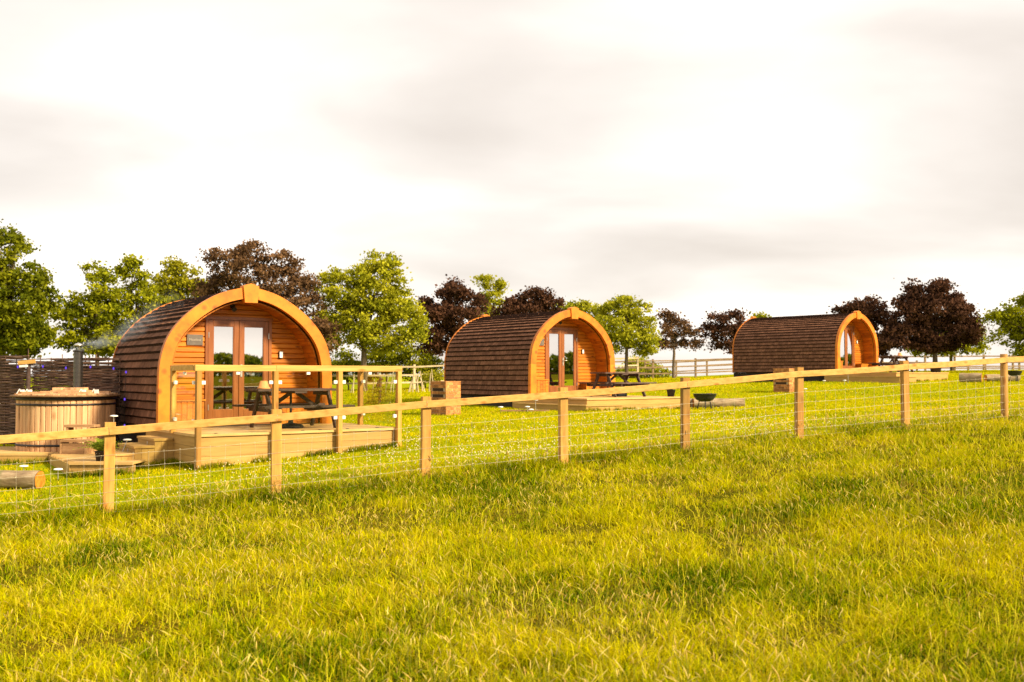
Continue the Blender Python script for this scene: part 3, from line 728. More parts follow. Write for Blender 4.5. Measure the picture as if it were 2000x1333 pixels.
solar('white solar light on the grass left of the farthest deck', 1609, 37.5, .1)
solar('white solar light at the front step of the farthest deck', 1649, 36.4, .15)
solar('white solar light higher on the farthest deck step', 1656, 37.4, .33)
solar('white solar light right of the fence post by the far brick pillar', 1572, 33.3, .12)
solar('round white solar light leaning over the nearest deck steps', 236, 15.75, .28, .12, TZ)
solar('small white light behind the first fence post top, by the tub', 224, 16.6, .62, 0, TZ)
o = MB().box(-.6, .6, -.09, .09, 0, .035, .006).build('plank', 'rough_timber'); o.location = on(1025, 24.7, .01); o.rotation_euler = (0, 0, .1); tag(o, 'flat weathered plank on the grass left of the middle deck step', 'plank')

# ---------------------------------------------------------------- hot tub
tc0 = Vector((-7.94, 17.78, TZ)); TR = .81; THt = .93
tub = thing('hot_tub', 'round pale wooden hot tub with a tall perforated chimney, before the wattle fence', 'hot tub', tc0)
ns = 52
for part in ('staves',):
    mb = MB()
    for k in range(ns):
        a0 = 2*math.pi*k/ns+.003; a1 = 2*math.pi*(k+1)/ns-.003; am = (a0+a1)/2; pts = []
        for (a, r_) in ((a0, TR-.012), (a0+.012, TR), (am, TR+.003), (a1-.012, TR), (a1, TR-.012), (a1, TR-.05), (a0, TR-.05)): pts.append((r_*math.cos(a), r_*math.sin(a)))
        mb.prism(pts, .0, THt, 'z')
    mb.build('staves', 'tub', tub)
for z in (.10, .795):
    MB().lathe([(TR+.004, z-.018), (TR+.008, z-.018), (TR+.008, z+.018), (TR+.004, z+.018)], sides=64).build('hoop', 'black', tub)
MB().lathe([(TR-.1, THt-.06), (TR+.02, THt-.06), (TR+.02, THt-.005), (TR-.1, THt-.005)], sides=64).build('rim_band', 'black', tub)
MB().lathe([(TR-.12, THt), (TR+.10, THt), (TR+.10, THt+.028), (TR-.12, THt+.028), (TR-.12, THt)], sides=64).build('rim', 'rough_timber', tub)
for sx in (-1, 1):
    mb = MB(); x = .01
    while x < TR:
        x2 = min(x+.11, TR+.02); yy = math.sqrt(max(.0, (TR+.04)**2-(x2)**2)) if x2 < TR else .2
        mb.box(*(sorted((sx*(x+.002), sx*(x2-.002)))), -yy, yy, THt+.03, THt+.052, .004); x = x2
    for y in (-.45, .35): mb.box(*(sorted((sx*.06, sx*(TR-.18)))), y-.045, y+.045, THt+.053, THt+.085, .004)
    mb.build('lid', 'tub', tub)
mb = MB()
for (x, y) in ((-.70, -.35), (-.52, -.45), (.42, -.45), (.60, -.35)):
    mb = MB(); mb.beam((x-.02, y, THt+.05), (x+.03, y, THt+.13), .03, .012, .003); mb.box(x+.03, x+.10, y, y+.04, THt+.054, THt+.12, .004); mb.build('latch', 'white', tub)
mb = MB(); mb.box(-.16, .50, -.30, -.12, THt+.087, THt+.108, .004); 
for x in (-.13, .09, .27): mb.box(x, x+.17, -.29, -.13, THt+.11, THt+.155, .005)
mb.build('lid_handle_block', 'tub', tub)
# chimney
cxp = Vector((atx(153, 17.95)-tc0.x, 17.95-tc0.y, 0))
chm = MB(); chm.tube([(cxp.x, cxp.y, THt), (cxp.x, cxp.y, THt+.80)], .072, 20)
cho = chm.build('chimney', 'black', tub)
m_, t_ = tree('perforated_steel_guard'); b = NB(t_)
tcx = b.n('ShaderNodeTexCoord'); sp = b.n('ShaderNodeSeparateXYZ', {0: tcx.outputs['Object']})
ang = b.m('ARCTAN2', b.m('SUBTRACT', sp.outputs[1], cxp.y), b.m('SUBTRACT', sp.outputs[0], cxp.x))
u = b.m('MULTIPLY', ang, 26/6.28318); v_ = b.m('MULTIPLY', sp.outputs[2], 44.0)
row = b.m('FLOOR', v_); u2 = b.m('ADD', u, b.m('MULTIPLY', b.m('MODULO', row, 2.0), .5))
fu = b.m('SUBTRACT', b.m('FRACT', u2), .5); fv = b.m('SUBTRACT', b.m('FRACT', v_), .5)
dd = b.m('SQRT', b.m('ADD', b.m('MULTIPLY', fu, fu), b.m('MULTIPLY', fv, fv)))
hole = b.m('LESS_THAN', dd, .36)
ps = b.n('ShaderNodeBsdfPrincipled', {'Base Color': (.22, .20, .18, 1), 'Metallic': .95, 'Roughness': .28}); trn = b.n('ShaderNodeBsdfTransparent')
mx = b.n('ShaderNodeMixShader', {0: hole, 1: ps.outputs[0], 2: trn.outputs[0]}); b.n('ShaderNodeOutputMaterial', {0: mx.outputs[0]})
MB().lathe([(.082, THt+.06), (.082, THt+.80)], (cxp.x, cxp.y, 0), 40).build('guard', m_, cho)
MB().lathe([(.09, THt+.79), (.094, THt+.79), (.094, THt+.82), (.06, THt+.825), (.055, THt+.82)], (cxp.x, cxp.y, 0), 32).build('collar', 'black', cho)
cw = MB()
for k in range(4): q = .6+k*1.571; cw.beam((cxp.x+.055*math.cos(q), cxp.y+.055*math.sin(q), THt+.82), (cxp.x+.075*math.cos(q), cxp.y+.075*math.sin(q), THt+.905), .012, .003, .0005)
cw.lathe([(.075, THt+.905), (.088, THt+.90), (.06, THt+.935), (.0, THt+.96)], (cxp.x, cxp.y, 0), 28); cw.build('cowl', 'steel', cho)
# little steps in front of the tub
ts = thing('tub_steps', 'rough two-tread timber steps standing against the hot tub', 'steps', (atx(165, 16.9), 16.68, TZ), 0)
MB().box(-.25, .27, .02, .26, .43, .47, .004).build('upper_tread', 'rough_timber', ts)
MB().box(-.20, .24, -.22, .03, .20, .235, .004).build('lower_tread', 'rough_timber', ts)
mb = MB()
for x in (-.21, .19): mb.box(x, x+.035, .03, .25, 0, .428, .003); mb.box(x+.002, x+.033, -.2, .028, 0, .198, .003)
mb.box(-.17, .185, -.20, -.18, .0, .18, .003); mb.build('sides', 'rough_timber', ts)

# ---------------------------------------------------------------- wattle hurdles, sign, string lights
WA = Vector((-7.25, 18.40, 0)); WB = Vector((-10.9, 19.75, 0)); wd_ = (WB-WA).normalized(); wn_ = Vector((-wd_.y, wd_.x, 0))
def wattle(label, a, b_, z0, z1, seed):
    rr = random.Random(seed); L = (b_-a).length
    t = thing('wattle_hurdle', label, 'wattle fence panel', a, math.atan2(wd_.y, wd_.x), 'woven willow fence panels')
    mb = MB(); ups = int(L/.27); xs = [i*L/ups for i in range(ups+1)]
    for x in xs:
        mb.tube([(x, 0, z0-.15), (x+rr.uniform(-.01, .01), 0, z1+rr.uniform(.0, .10) + (.1 if rr.random() < .2 else 0))], [.014, .008], 6)
    mb.build('uprights', 'willow', t)
    mb = MB(); z = z0+.03; row = 0
    while z < z1:
        for q in range(3):
            n = ups*3; pts = []; r_ = rr.uniform(.009, .015); ph = rr.uniform(-.3, .3); x0_ = rr.uniform(-.04, .12); x1_ = L+rr.uniform(-.12, .04)
            sparse = (z > z1-.16 and rr.random() < .6)
            if sparse: x0_ = rr.uniform(0, L*.6); x1_ = min(L, x0_+rr.uniform(.6, 2))
            for i in range(n+1):
                x = x0_+(x1_-x0_)*i/n
                pts.append((x, .017*math.cos(math.pi*x/(L/ups)+math.pi*row), z+.004*math.sin(x*2.1+ph*9)+rr.uniform(-.003, .003)))
            mb.tube(pts, [r_*(1-.4*i/n) for i in range(n+1)], 5, rnd=rr.random()**1.6)
            z += .009
        z += .001; row += 1
    mb.build('weave', 'willow', t)
zt = EYE + (HOR-699)/F*18.9
mid = WA + wd_*2.18
wattle('woven willow hurdle running behind the hot tub to the nearest pod', WA, mid-wd_*.02, TZ-.05, zt-.02, 4)
wattle('woven willow hurdle at the far left edge, left of the plank sign post', mid+wd_*.02, WB, TZ-.05, zt+.04, 9)
sg = thing('sign_post', 'thick wooden post with a small blank yellow plank, above the hot tub lid', 'sign', mid+Vector((.03, -.09, 0)), 0)
MB().tube([(0, 0, TZ-.1), (0.01, 0, zt-.10)], [.045, .04], 10).build('post', 'dark', sg)
mb = MB(); mb.beam((-.17, -.05, zt-.10), (.16, -.05, zt-.07), .02, .075, .004, side=(0, 1, 0)); mb.build('plank', 'pine_x', sg)
MB().beam((-.14, -.055, zt-.165), (.02, -.055, zt-.155), .012, .04, .002, side=(0, 1, 0)).build('plate', 'white', sg)
sgl = thing('string_lights', 'string of violet bulbs along the top of the wattle fence', 'string lights', (0, 0, 0))
bulbs = [(-15, 714), (35, 719), (84, 718), (129, 721), (177, 719), (222, 722), (246.5, 729), (244.5, 782), (245, 833)]
pts = []
for i, (bx0, by0) in enumerate(bulbs):
    if bx0 < 240:
        # point on the hurdle line seen at this column, a little in front of it
        a_ = (bx0-1000)/F; k_ = (a_*WA.y-WA.x)/(wd_.x-a_*wd_.y); q = WA+wd_*k_ - Vector((0, .05, 0))*1
        P = at(bx0, by0-3, q.y)
    else: P = at(bx0, by0-3, 18.2)
    pts.append(P)
wp = []
for a, c in zip(pts, pts[1:]):
    for k in range(6):
        u = k/6; q = a.lerp(c, u); q.z -= .05*math.sin(math.pi*u)*(1 if abs(a.x-c.x) > .15 else 0); wp.append(q + Vector((0, 0, .035)))
wp.append(pts[-1]+Vector((0, 0, .035)))
MB().tube(wp, .004, 5).build('cable', 'black', sgl)
for P in pts:
    bo = MB().lathe([(0, -.036), (.010, -.032), (.016, -.018), (.014, .0), (.009, .014)], P, 12).build('bulb', 'bulb', sgl)
    MB().tube([P+Vector((0, 0, .012)), P+Vector((0, 0, .038))], .011, 10).build('socket', 'black', bo)

# ---------------------------------------------------------------- near post-and-rail fence with stock wire
nf = thing('post_and_rail_fence', 'pale timber post-and-rail fence with stock wire, crossing the whole meadow', 'fence')
fp = [(215, 825, 1010), (541, 800, 975), (831, 775, 942), (1100, 757, 915), (1337, 738, 886), (1559, 718, 861), (1767, 705, 837), (1960, 692, 822)]
posts = []
for (px, yt, yb) in fp:
    Yd = F*1.15/(yb-yt); posts.append((px, Yd))
# smooth the distances: posts stand on one straight line
inv = np.array([1/p[1] for p in posts]); pxs = np.array([p[0] for p in posts], float); cf = np.polyfit(pxs, inv, 1)
PW = [Vector((atx(px, 1/np.polyval(cf, px)), 1/np.polyval(cf, px), 0)) for px in pxs]
zt_ = [EYE+(HOR-yt)/F*p.y for p, (_, yt, _) in zip(PW, fp)]
fdir = (PW[-1]-PW[0]).normalized(); fn = Vector((fdir.y, -fdir.x, 0))
d0 = (PW[1]-PW[0]); PW = [PW[0]-d0] + PW + [PW[-1]+(PW[-1]-PW[-2])]; zt_ = [zt_[0]-(zt_[1]-zt_[0])*.9] + zt_ + [zt_[-1]+.12]
FZ = [zt - 1.15 for zt in zt_]
for i, (p, zt2) in enumerate(zip(PW, zt_)):
    wx_ = .125 if i else .11; lean = fdir*random.uniform(-.016, .016)+fn*random.uniform(-.006, .006)
    zb_ = min(FZ[i], h(p.x, p.y))-.15
    if i < 8:
        MB().beam(p+Vector((0, 0, zb_)), p+lean+Vector((0, 0, zt2)), wx_, .085, .006, side=fdir).build('post', 'pine_z', nf)
    else:
        MB().tube([p+Vector((0, 0, zb_)), p+lean+Vector((0, 0, zt2-.004)), p+lean+Vector((0, 0, zt2))], [.062, .060, .054], 14).build('post', 'pine_z', nf)
offr = fn*(.085/2+.019)
joints = [0, 1, 3, 5, 7, 9]
for a, c in zip(joints, joints[1:]):
    # one rail spans two bays and follows the ground, so it bends slightly over the middle post
    mb = MB(); idx = list(range(a, c+1)); mb.fix = random.random()
    for i, j in zip(idx, idx[1:]):
        A = PW[i]+offr+Vector((0, 0, zt_[i]-.055-.048)); B = PW[j]+offr+Vector((0, 0, zt_[j]-.055-.048))
        g0 = .003 if i == a else 0; g1 = .003 if j == c else 0
        A = A+(B-A).normalized()*g0; B = B-(B-A).normalized()*g1; bow = random.uniform(-.014, .008); ow = random.uniform(-.006, .006); NS = 6
        for q in range(NS):
            u0, u1 = q/NS, (q+1)/NS
            mb.beam(A.lerp(B, u0)+Vector((0, 0, bow*math.sin(math.pi*u0)))+fn*ow*math.sin(math.pi*u0), A.lerp(B, u1)+Vector((0, 0, bow*math.sin(math.pi*u1)))+fn*ow*math.sin(math.pi*u1), .036, .095, .004)
    o = mb.build('rail', 'pine_x', nf)
for i, p in enumerate(PW):
    mb = MB()
    for dz in (.03, -.03): c = p+offr+fn*.018+Vector((0, 0, zt_[i]-.103+dz)); mb.tube([c, c+fn*.003], .005, 8)
    mb.build('nail', 'steel', nf)
hs = [.76, .60, .455, .315, .19, .075]
wire = MB(); woff = -fn*(.085/2+.004)
def wpt(i, u, hh):
    a, c = PW[i], PW[i+1]; q = a.lerp(c, u)+woff; z = (FZ[i]*(1-u)+FZ[i+1]*u)+hh; return Vector((q.x, q.y, z))
woff = fn*(.085/2+.003)
for hh in hs:
    pts = []
    for i in range(len(PW)-1):
        for k in range(13):
            u = k/13; pts.append(wpt(i, u, hh - .012*math.sin(math.pi*u) + random.uniform(-.0025, .0025)))
    wire.tube(pts, .0018, 4, smooth=False, rnd=.6)
wire.build('line_wires', 'wire', nf)
wire = MB()
for i in range(len(PW)-1):
    n = 11
    for k in range(n):
        u = (k+.5)/n; pts = []
        for q, hh in enumerate(hs): p = wpt(i, u, hh); p += fdir*random.uniform(-.007, .007); pts.append(p)
        wire.tube(pts, .0014, 4, smooth=False, rnd=.5)
        for p in pts: wire.tube([p-fdir*.006, p+fdir*.006], .0034, 5, rnd=.8)
wire.build('stay_wires', 'wire', nf)

# ---------------------------------------------------------------- paddock fences far behind
def paddock(label, pts, mat, hts, spacing, rails, topz=None):
    """pts: [(px, Y)], follows the ground"""
    A = [Vector((atx(px, Y_), Y_, 0)) for px, Y_ in pts]; L = (A[-1]-A[0]).length
    t = thing('paddock_fence', label, 'fence', (0, 0, 0), 0, 'paddock fences behind the pods')
    n = int(L/spacing); P = []
    for k in range(n+1):
        q = A[0].lerp(A[-1], k/n); z = h(q.x, q.y); P.append(Vector((q.x, q.y, z)))
    sd_ = (A[-1]-A[0]).normalized(); fo = Vector((sd_.y, -sd_.x, 0))
    for p in P: MB().beam(p-Vector((0, 0, .2)), p+Vector((0, 0, hts+.05)), .12, .10, .006, side=sd_).build('post', mat, t)
    for r_ in rails:
        mb = MB()
        for a, c in zip(P, P[1:]): mb.beam(a+fo*.072+Vector((0, 0, r_)), c+fo*.072+Vector((0, 0, r_+random.uniform(-.02, .02))), .04, .09, .004)
        mb.build('rail', mat, t)
paddock('bleached three-rail paddock fence behind the nearest and middle pods', [(600, 50), (1245, 60)], 'grey_rail', 1.32, 2.6, (.42, .82, 1.24))
paddock('brown three-rail paddock fence between the middle and farthest pods', [(1190, 64), (1440, 66)], 'brown_rail', 1.25, 2.3, (.35, .77, 1.18))
paddock('farther dark paddock fence seen through the brown one', [(1260, 72), (1440, 73)], 'brown_rail', 1.15, 2.0, (.4, .75, 1.08))
paddock('brown paddock fence behind the farthest pod, right side', [(1690, 66), (2090, 68)], 'brown_rail', 1.05, 2.0, (.30, .98))
paddock('lower dark paddock fence with close posts, right side background', [(1690, 71.5), (2090, 72)], 'brown_rail', .72, 1.2, (.2, .62))
# bare stakes of a young hedge in front of the bleached fence
stakes = [684, 690, 702, 716, 727, 741, 752, 762, 768, 797, 800, 806, 813, 818, 826, 831, 838, 847]
for i, px in enumerate(stakes):
    Yd = 42+random.uniform(-.5, .8); b0 = on(px, Yd); hh = random.uniform(.55, .95); dx = random.uniform(-.18, .18) if i % 3 else random.uniform(-.3, .3)
    o = MB().tube([b0-Vector((0, 0, .1)), b0+Vector((dx*.5, 0, hh*.5)), b0+Vector((dx, 0, hh))], [.028, .024, .018], 6).build('wooden_stake', 'grey_rail')
    tag(o, 'slender pale stake in the young hedge row beside the bleached fence', 'stake', 'bare stakes of the young hedge')
# ---------------------------------------------------------------- trees
def np_mesh(name, V, Fc, mat, parent=None, rnd=None, colr=None, smooth=False):
    me = bpy.data.meshes.new(name); k = Fc.shape[1]
    me.vertices.add(len(V)); me.vertices.foreach_set('co', V.astype(np.float32).ravel())
    me.loops.add(Fc.size); me.loops.foreach_set('vertex_index', Fc.astype(np.int32).ravel())
    me.polygons.add(len(Fc)); me.polygons.foreach_set('loop_start', np.arange(0, Fc.size, k, dtype=np.int32))
    if smooth: me.polygons.foreach_set('use_smooth', np.ones(len(Fc), bool))
    me.update()
    if rnd is not None: a = me.attributes.new('rnd', 'FLOAT', 'FACE'); a.data.foreach_set('value', rnd.astype(np.float32))
    if colr is not None: a = me.attributes.new('col', 'FLOAT_COLOR', 'FACE'); a.data.foreach_set('color', np.c_[colr, np.ones(len(colr))].astype(np.float32).ravel())
    me.materials.append(M[mat]); o = bpy.data.objects.new(name, me); col.objects.link(o)
    if parent is not None: o.parent = parent
    return o
def leaves(cent, size, rn, tone):
    """one folded leaf (two triangles as a kite) per centre"""
    N = len(cent)
    d = rn.normal(size=(N, 3)); d[:, 2] -= .25; d /= np.linalg.norm(d, axis=1)[:, None]
    q = rn.normal(size=(N, 3)); q -= d*(q*d).sum(1)[:, None]; q /= np.linalg.norm(q, axis=1)[:, None]
    s = size*rn.uniform(.65, 1.35, N)[:, None]
    nn = np.cross(d, q)
    a = cent - d*s*.55; c = cent + d*s*.6; l = cent + q*s*.42 + nn*s*.10; r = cent - q*s*.42 + nn*s*.10
    V = np.stack([a, r, c, l], 1).reshape(-1, 3); i = np.arange(N)*4
    return V, np.stack([i, i+1, i+2, i+3], 1), tone
def make_tree(label, kind, mat, px_tr, Yd, lobes, dens=1.0, leaf=.13, trunk_r=.13, seed=0, group='trees behind the paddock fences', base_dz=0.0, hollow=.35, tname='tree'):
    rn = np.random.default_rng(seed+100); rr = random.Random(seed)
    x0 = atx(px_tr, Yd); z0 = h(x0, Yd)+base_dz; s = Yd/F
    t = thing(tname, label, kind, (x0, Yd, z0), 0, group)
    C_ = []; tips = []; leaf = leaf*.95
    lobes = [(a_, b_, c_*1.10, d_*1.10) for a_, b_, c_, d_ in lobes]
    for (lx, ly, rx, ry) in lobes:
        cx_ = (lx-1000)*s-x0; cz = EYE+(HOR-ly)*s-z0; rx_ = rx*s; rz_ = ry*s; ryy = (rx_+rz_)*.5
        oy = rr.uniform(-.35, .35)*ryy + (lx-px_tr)*s*rr.uniform(-.25, .25)
        ncl = max(8, int(dens*15*(rx_*rz_+rx_*ryy+rz_*ryy)/1.5))
        u = rn.normal(size=(ncl, 3)); u /= np.linalg.norm(u, axis=1)[:, None]
        rad = rn.uniform(hollow, 1.0, ncl)[:, None]**.6
        cc = u*rad*np.array([rx_, ryy, rz_])*.93 + np.array([cx_, oy, cz])
        tips += [tuple(p) for p in cc[:max(3, ncl//7)]]
        for p in cc:
            m_ = int(rn.integers(40, 100)*1.0); sg_ = rn.uniform(.10, .20)*np.array([1.25, 1.25, .75])
            C_.append((p + rn.normal(size=(m_, 3))*sg_, rn.uniform(0, 1)))
    cent = np.concatenate([c for c, _ in C_]); tone = np.concatenate([np.clip(np.full(len(c), v)*.6 + rn.uniform(0, .4, len(c)), 0, 1) for c, v in C_])
    V, Fc, tn = leaves(cent, leaf, rn, tone); np_mesh('crown', V, Fc, mat, t, rnd=tn)
    # trunk and limbs
    mb = MB(); zmin = min(EYE+(HOR-ly-ry)*s for (_, ly, _, ry) in lobes)-z0; zmax = max(EYE+(HOR-ly+ry)*s for (_, ly, _, ry) in lobes)-z0
    cxm = float(np.mean([(l[0]-1000)*s-x0 for l in lobes])); top = Vector((cxm*.7, 0, zmax*.82)); fork = Vector((.0, 0, max(.8, min(zmin+.35, zmax*.45))))
    def wob(a, c, n=6, am=.06): return [a.lerp(c, k/n)+Vector((rr.uniform(-am, am), rr.uniform(-am, am), 0))*(1 if 0 < k < n else 0) for k in range(n+1)]
    tp_ = wob(Vector((0, 0, -.15)), fork, 5, .03); mb.tube(tp_, [trunk_r*(1.25 if k == 0 else 1.0-.05*k) for k in range(6)], 10)
    lp = wob(fork, top, 7, .12); mb.tube(lp, [trunk_r*(.75-.09*k) for k in range(8)], 8)
    for q in tips:
        q = Vector(q); k = rr.uniform(0, .75); st_ = lp[int(k*6)]
        if q.z < st_.z: st_ = fork.lerp(top, .1)
        r0 = trunk_r*.38*(1-.5*k); md = st_.lerp(q, .5)+Vector((0, 0, .12*(q-st_).length))
        mb.tube([st_, st_.lerp(md, .5)+Vector((rr.uniform(-.05, .05),)*3), md, md.lerp(q, .5)+Vector((rr.uniform(-.05, .05),)*3), q], [r0, r0*.8, r0*.55, r0*.35, r0*.12], 5, cap=False)
    mb.build('trunk', 'bark', t)
    return t
make_tree('tall dark green tree cut off by the left edge of the photo', 'tree', 'leaf_dark', 6, 44, [(8, 470, 22, 30), (-10, 500, 50, 50), (45, 548, 46, 38), (0, 580, 60, 60), (60, 610, 38, 40), (20, 655, 70, 38), (80, 650, 25, 25), (-40, 600, 60, 80), (75, 580, 26, 30), (10, 675, 60, 22), (60, 670, 40, 20)], .85, .145, .16, 1)
make_tree('loose green tree left of the chimney smoke', 'tree', 'leaf_green', 190, 47, [(182, 530, 26, 18), (195, 565, 34, 28), (160, 590, 38, 24), (210, 610, 45, 38), (150, 630, 42, 28), (185, 665, 60, 26), (125, 660, 28, 22), (125, 610, 24, 24), (215, 680, 40, 18)], .72, .14, .12, 2, hollow=.2)
make_tree('green tree with a thin top, behind the chimney smoke', 'tree', 'leaf_green', 262, 48, [(255, 512, 16, 10), (245, 530, 22, 14), (268, 555, 30, 24), (240, 585, 32, 26), (285, 590, 32, 28), (250, 630, 55, 34), (300, 640, 45, 34), (240, 675, 55, 24), (320, 600, 36, 28), (345, 640, 40, 28)], .72, .14, .12, 3, hollow=.2)
make_tree('yellow-green tree peeping over the nearest pod roof', 'tree', 'leaf_yellow', 335, 60, [(338, 524, 22, 16), (365, 542, 26, 20), (322, 548, 26, 24), (345, 575, 48, 30), (385, 560, 20, 18), (330, 620, 55, 40)], 1.0, .15, .14, 4)
make_tree('large copper-leaved tree directly behind the nearest pod', 'tree', 'leaf_copper_light', 515, 48, [(490, 492, 42, 22), (438, 508, 32, 22), (545, 512, 36, 26), (470, 535, 55, 32), (535, 552, 55, 36), (590, 570, 38, 32), (400, 562, 30, 22), (440, 575, 50, 32), (590, 620, 48, 44), (520, 600, 60, 40), (630, 660, 32, 34), (590, 680, 45, 28)], 1.0, .12, .2, 5)
make_tree('large sunny green tree standing between the nearest and middle pods', 'tree', 'leaf_bright', 711, 49, [(738, 512, 32, 20), (752, 535, 36, 28), (700, 542, 32, 24), (648, 542, 30, 16), (668, 572, 45, 30), (735, 575, 48, 34), (775, 590, 32, 34), (655, 615, 42, 30), (715, 622, 50, 38), (785, 632, 40, 34), (665, 655, 42, 24), (745, 665, 48, 24), (805, 650, 22, 22), (800, 610, 20, 18)], 1.05, .13, .17, 6)
make_tree('dark copper tree touching the left end of the middle pod', 'tree', 'leaf_copper', 884, 54, [(885, 566, 34, 20), (860, 588, 36, 24), (915, 592, 34, 26), (850, 622, 30, 28), (900, 630, 44, 32), (862, 655, 38, 26), (915, 655, 30, 24), (850, 680, 24, 14)], 1.05, .14, .15, 7)
make_tree('thin light green tree between two copper trees', 'tree', 'leaf_bright', 955, 64, [(944, 550, 12, 12), (974, 552, 10, 10), (958, 572, 22, 18), (966, 600, 26, 20), (945, 615, 24, 18), (960, 650, 34, 30)], .6, .15, .11, 8, hollow=.2)
make_tree('low wide copper tree rising over the roof of the middle pod', 'tree', 'leaf_copper', 1035, 56, [(1045, 580, 34, 16), (1010, 592, 30, 18), (1078, 594, 22, 14), (1035, 610, 58, 22), (985, 620, 28, 20), (1040, 650, 60, 34)], 1.05, .14, .14, 9)
make_tree('pale green tree hidden mostly behind the arch of the middle pod', 'tree', 'leaf_bright', 1130, 64, [(1110, 602, 22, 10), (1140, 600, 24, 12), (1160, 612, 26, 16), (1130, 640, 50, 30)], .8, .15, .12, 10)
make_tree('sunny green round tree right of the middle pod arch', 'tree', 'leaf_bright', 1224, 57, [(1222, 592, 26, 16), (1195, 604, 28, 18), (1245, 606, 26, 18), (1215, 628, 40, 24), (1262, 634, 26, 22), (1180, 640, 32, 24), (1240, 660, 42, 20), (1270, 668, 20, 18), (1200, 668, 32, 20), (1255, 685, 18, 8)], 1.0, .13, .12, 11)
make_tree('small sparse copper tree with bare forked trunk', 'tree', 'leaf_copper_light', 1316, 60, [(1302, 615, 15, 11), (1322, 630, 24, 18), (1346, 645, 22, 16), (1300, 645, 20, 18), (1330, 662, 32, 14), (1355, 672, 20, 9), (1295, 672, 16, 10)], .62, .13, .10, 12, hollow=.1)
make_tree('dark copper tree left of the farthest pod roof', 'tree', 'leaf_copper', 1440, 60, [(1400, 622, 22, 11), (1435, 620, 24, 11), (1392, 645, 26, 14), (1425, 650, 34, 20), (1455, 640, 24, 20), (1415, 672, 28, 10), (1440, 680, 20, 14)], .8, .14, .12, 13, hollow=.2)
make_tree('copper tree just behind the arch of the farthest pod', 'tree', 'leaf_copper', 1700, 60, [(1688, 594, 26, 13), (1712, 600, 24, 16), (1655, 604, 26, 10), (1690, 620, 50, 22), (1720, 650, 32, 30), (1700, 680, 40, 16)], 1.1, .14, .13, 14)
make_tree('big round dark copper tree, largest on the right side', 'tree', 'leaf_copper', 1826, 58, [(1795, 558, 14, 12), (1838, 560, 26, 14), (1815, 580, 48, 22), (1775, 592, 22, 16), (1868, 592, 22, 20), (1830, 610, 62, 28), (1780, 625, 42, 26), (1880, 618, 28, 24), (1770, 655, 36, 24), (1840, 650, 72, 28), (1895, 648, 26, 24), (1740, 665, 26, 20), (1830, 676, 50, 12)], 1.25, .145, .16, 15)
make_tree('green tree showing under the crown of the big copper tree', 'tree', 'leaf_green', 1858, 63, [(1800, 685, 30, 9), (1850, 682, 40, 12), (1905, 655, 16, 24), (1900, 682, 26, 10), (1850, 655, 50, 20)], .8, .15, .11, 16)
make_tree('green tree cut off by the right edge of the photo', 'tree', 'leaf_green', 2030, 55, [(1995, 585, 22, 14), (2030, 580, 35, 25), (1965, 612, 28, 18), (2000, 620, 40, 28), (1945, 622, 20, 10), (1975, 652, 36, 20), (2030, 650, 50, 45), (1995, 685, 24, 10), (2060, 620, 50, 50)], .72, .14, .15, 17, hollow=.2)
make_tree('tip of a small green tree just showing above the farthest pod roof', 'tree', 'leaf_green', 1485, 56, [(1486, 621, 6, 4), (1483, 640, 14, 10)], .6, .13, .08, 18)
# bushes and hedge plants
def bush(label, mat, px, Yd, lobes, dens=1.3, leaf=.12, seed=0):
    return make_tree(label, 'bush', mat, px, Yd, lobes, dens, leaf, .05, seed, 'bushes by the paddock fences', tname='bush')
bush('dark green bush under the sunny tree, left part', 'leaf_dark', 680, 57, [(668, 705, 26, 20), (690, 725, 34, 20), (650, 728, 26, 18)], 1.2, .13, 30)
bush('green bush under the sunny tree beside its trunk', 'leaf_green', 755, 58, [(745, 700, 32, 18), (775, 712, 30, 20), (735, 726, 34, 18)], 1.2, .13, 31)
bush('green bush under the copper tree left of the middle pod', 'leaf_green', 830, 58, [(805, 700, 26, 22), (842, 708, 28, 22), (820, 730, 36, 18)], 1.2, .13, 32)
bush('round light green bush behind the fence, right of the middle pod', 'leaf_bright', 1252, 75, [(1248, 710, 22, 11), (1262, 722, 28, 8), (1230, 724, 24, 8)], 1.6, .13, 33)
bush('low green hedge bush behind the fence, between the pods', 'leaf_green', 1262, 68, [(1225, 730, 26, 8), (1262, 730, 30, 8), (1292, 731, 18, 7)], 1.6, .12, 34)
bush('thin green bush growing through the bleached fence', 'leaf_yellow', 842, 44, [(840, 738, 16, 8), (858, 738, 12, 9)], .8, .07, 35)
bush('small straw coloured shrub behind the glass balustrade', 'leaf_yellow', 743, 30, [(743, 770, 10, 12), (738, 792, 18, 10)], .9, .05, 36)
# distant wood behind and beside the camera: it is what the door glass mirrors
rn = np.random.default_rng(5); N = 26000; az = rn.uniform(R(20), R(128), N); dist = 300+rn.uniform(-9, 9, N)
tophe = EYE+1.5+7.0*fbm(az*7, az*0+2, 4, 3)+1.5*vnoise(az*60, az*0, 9)
gz_ = H(np.sin(az)*dist, -np.cos(az)*dist); cent = np.c_[np.sin(az)*dist, -np.cos(az)*dist, gz_+np.maximum(tophe-gz_, 1.5)*rn.uniform(0, 1, N)**.7]
V, Fc, tn = leaves(cent, 1.6, rn, rn.uniform(0, .7, N)); o = np_mesh('distant_wood', V, Fc, 'leaf_dark', rnd=tn); o['kind'] = 'stuff'; o['label'] = 'far belt of dark woodland across the fields'; o['category'] = 'woodland'

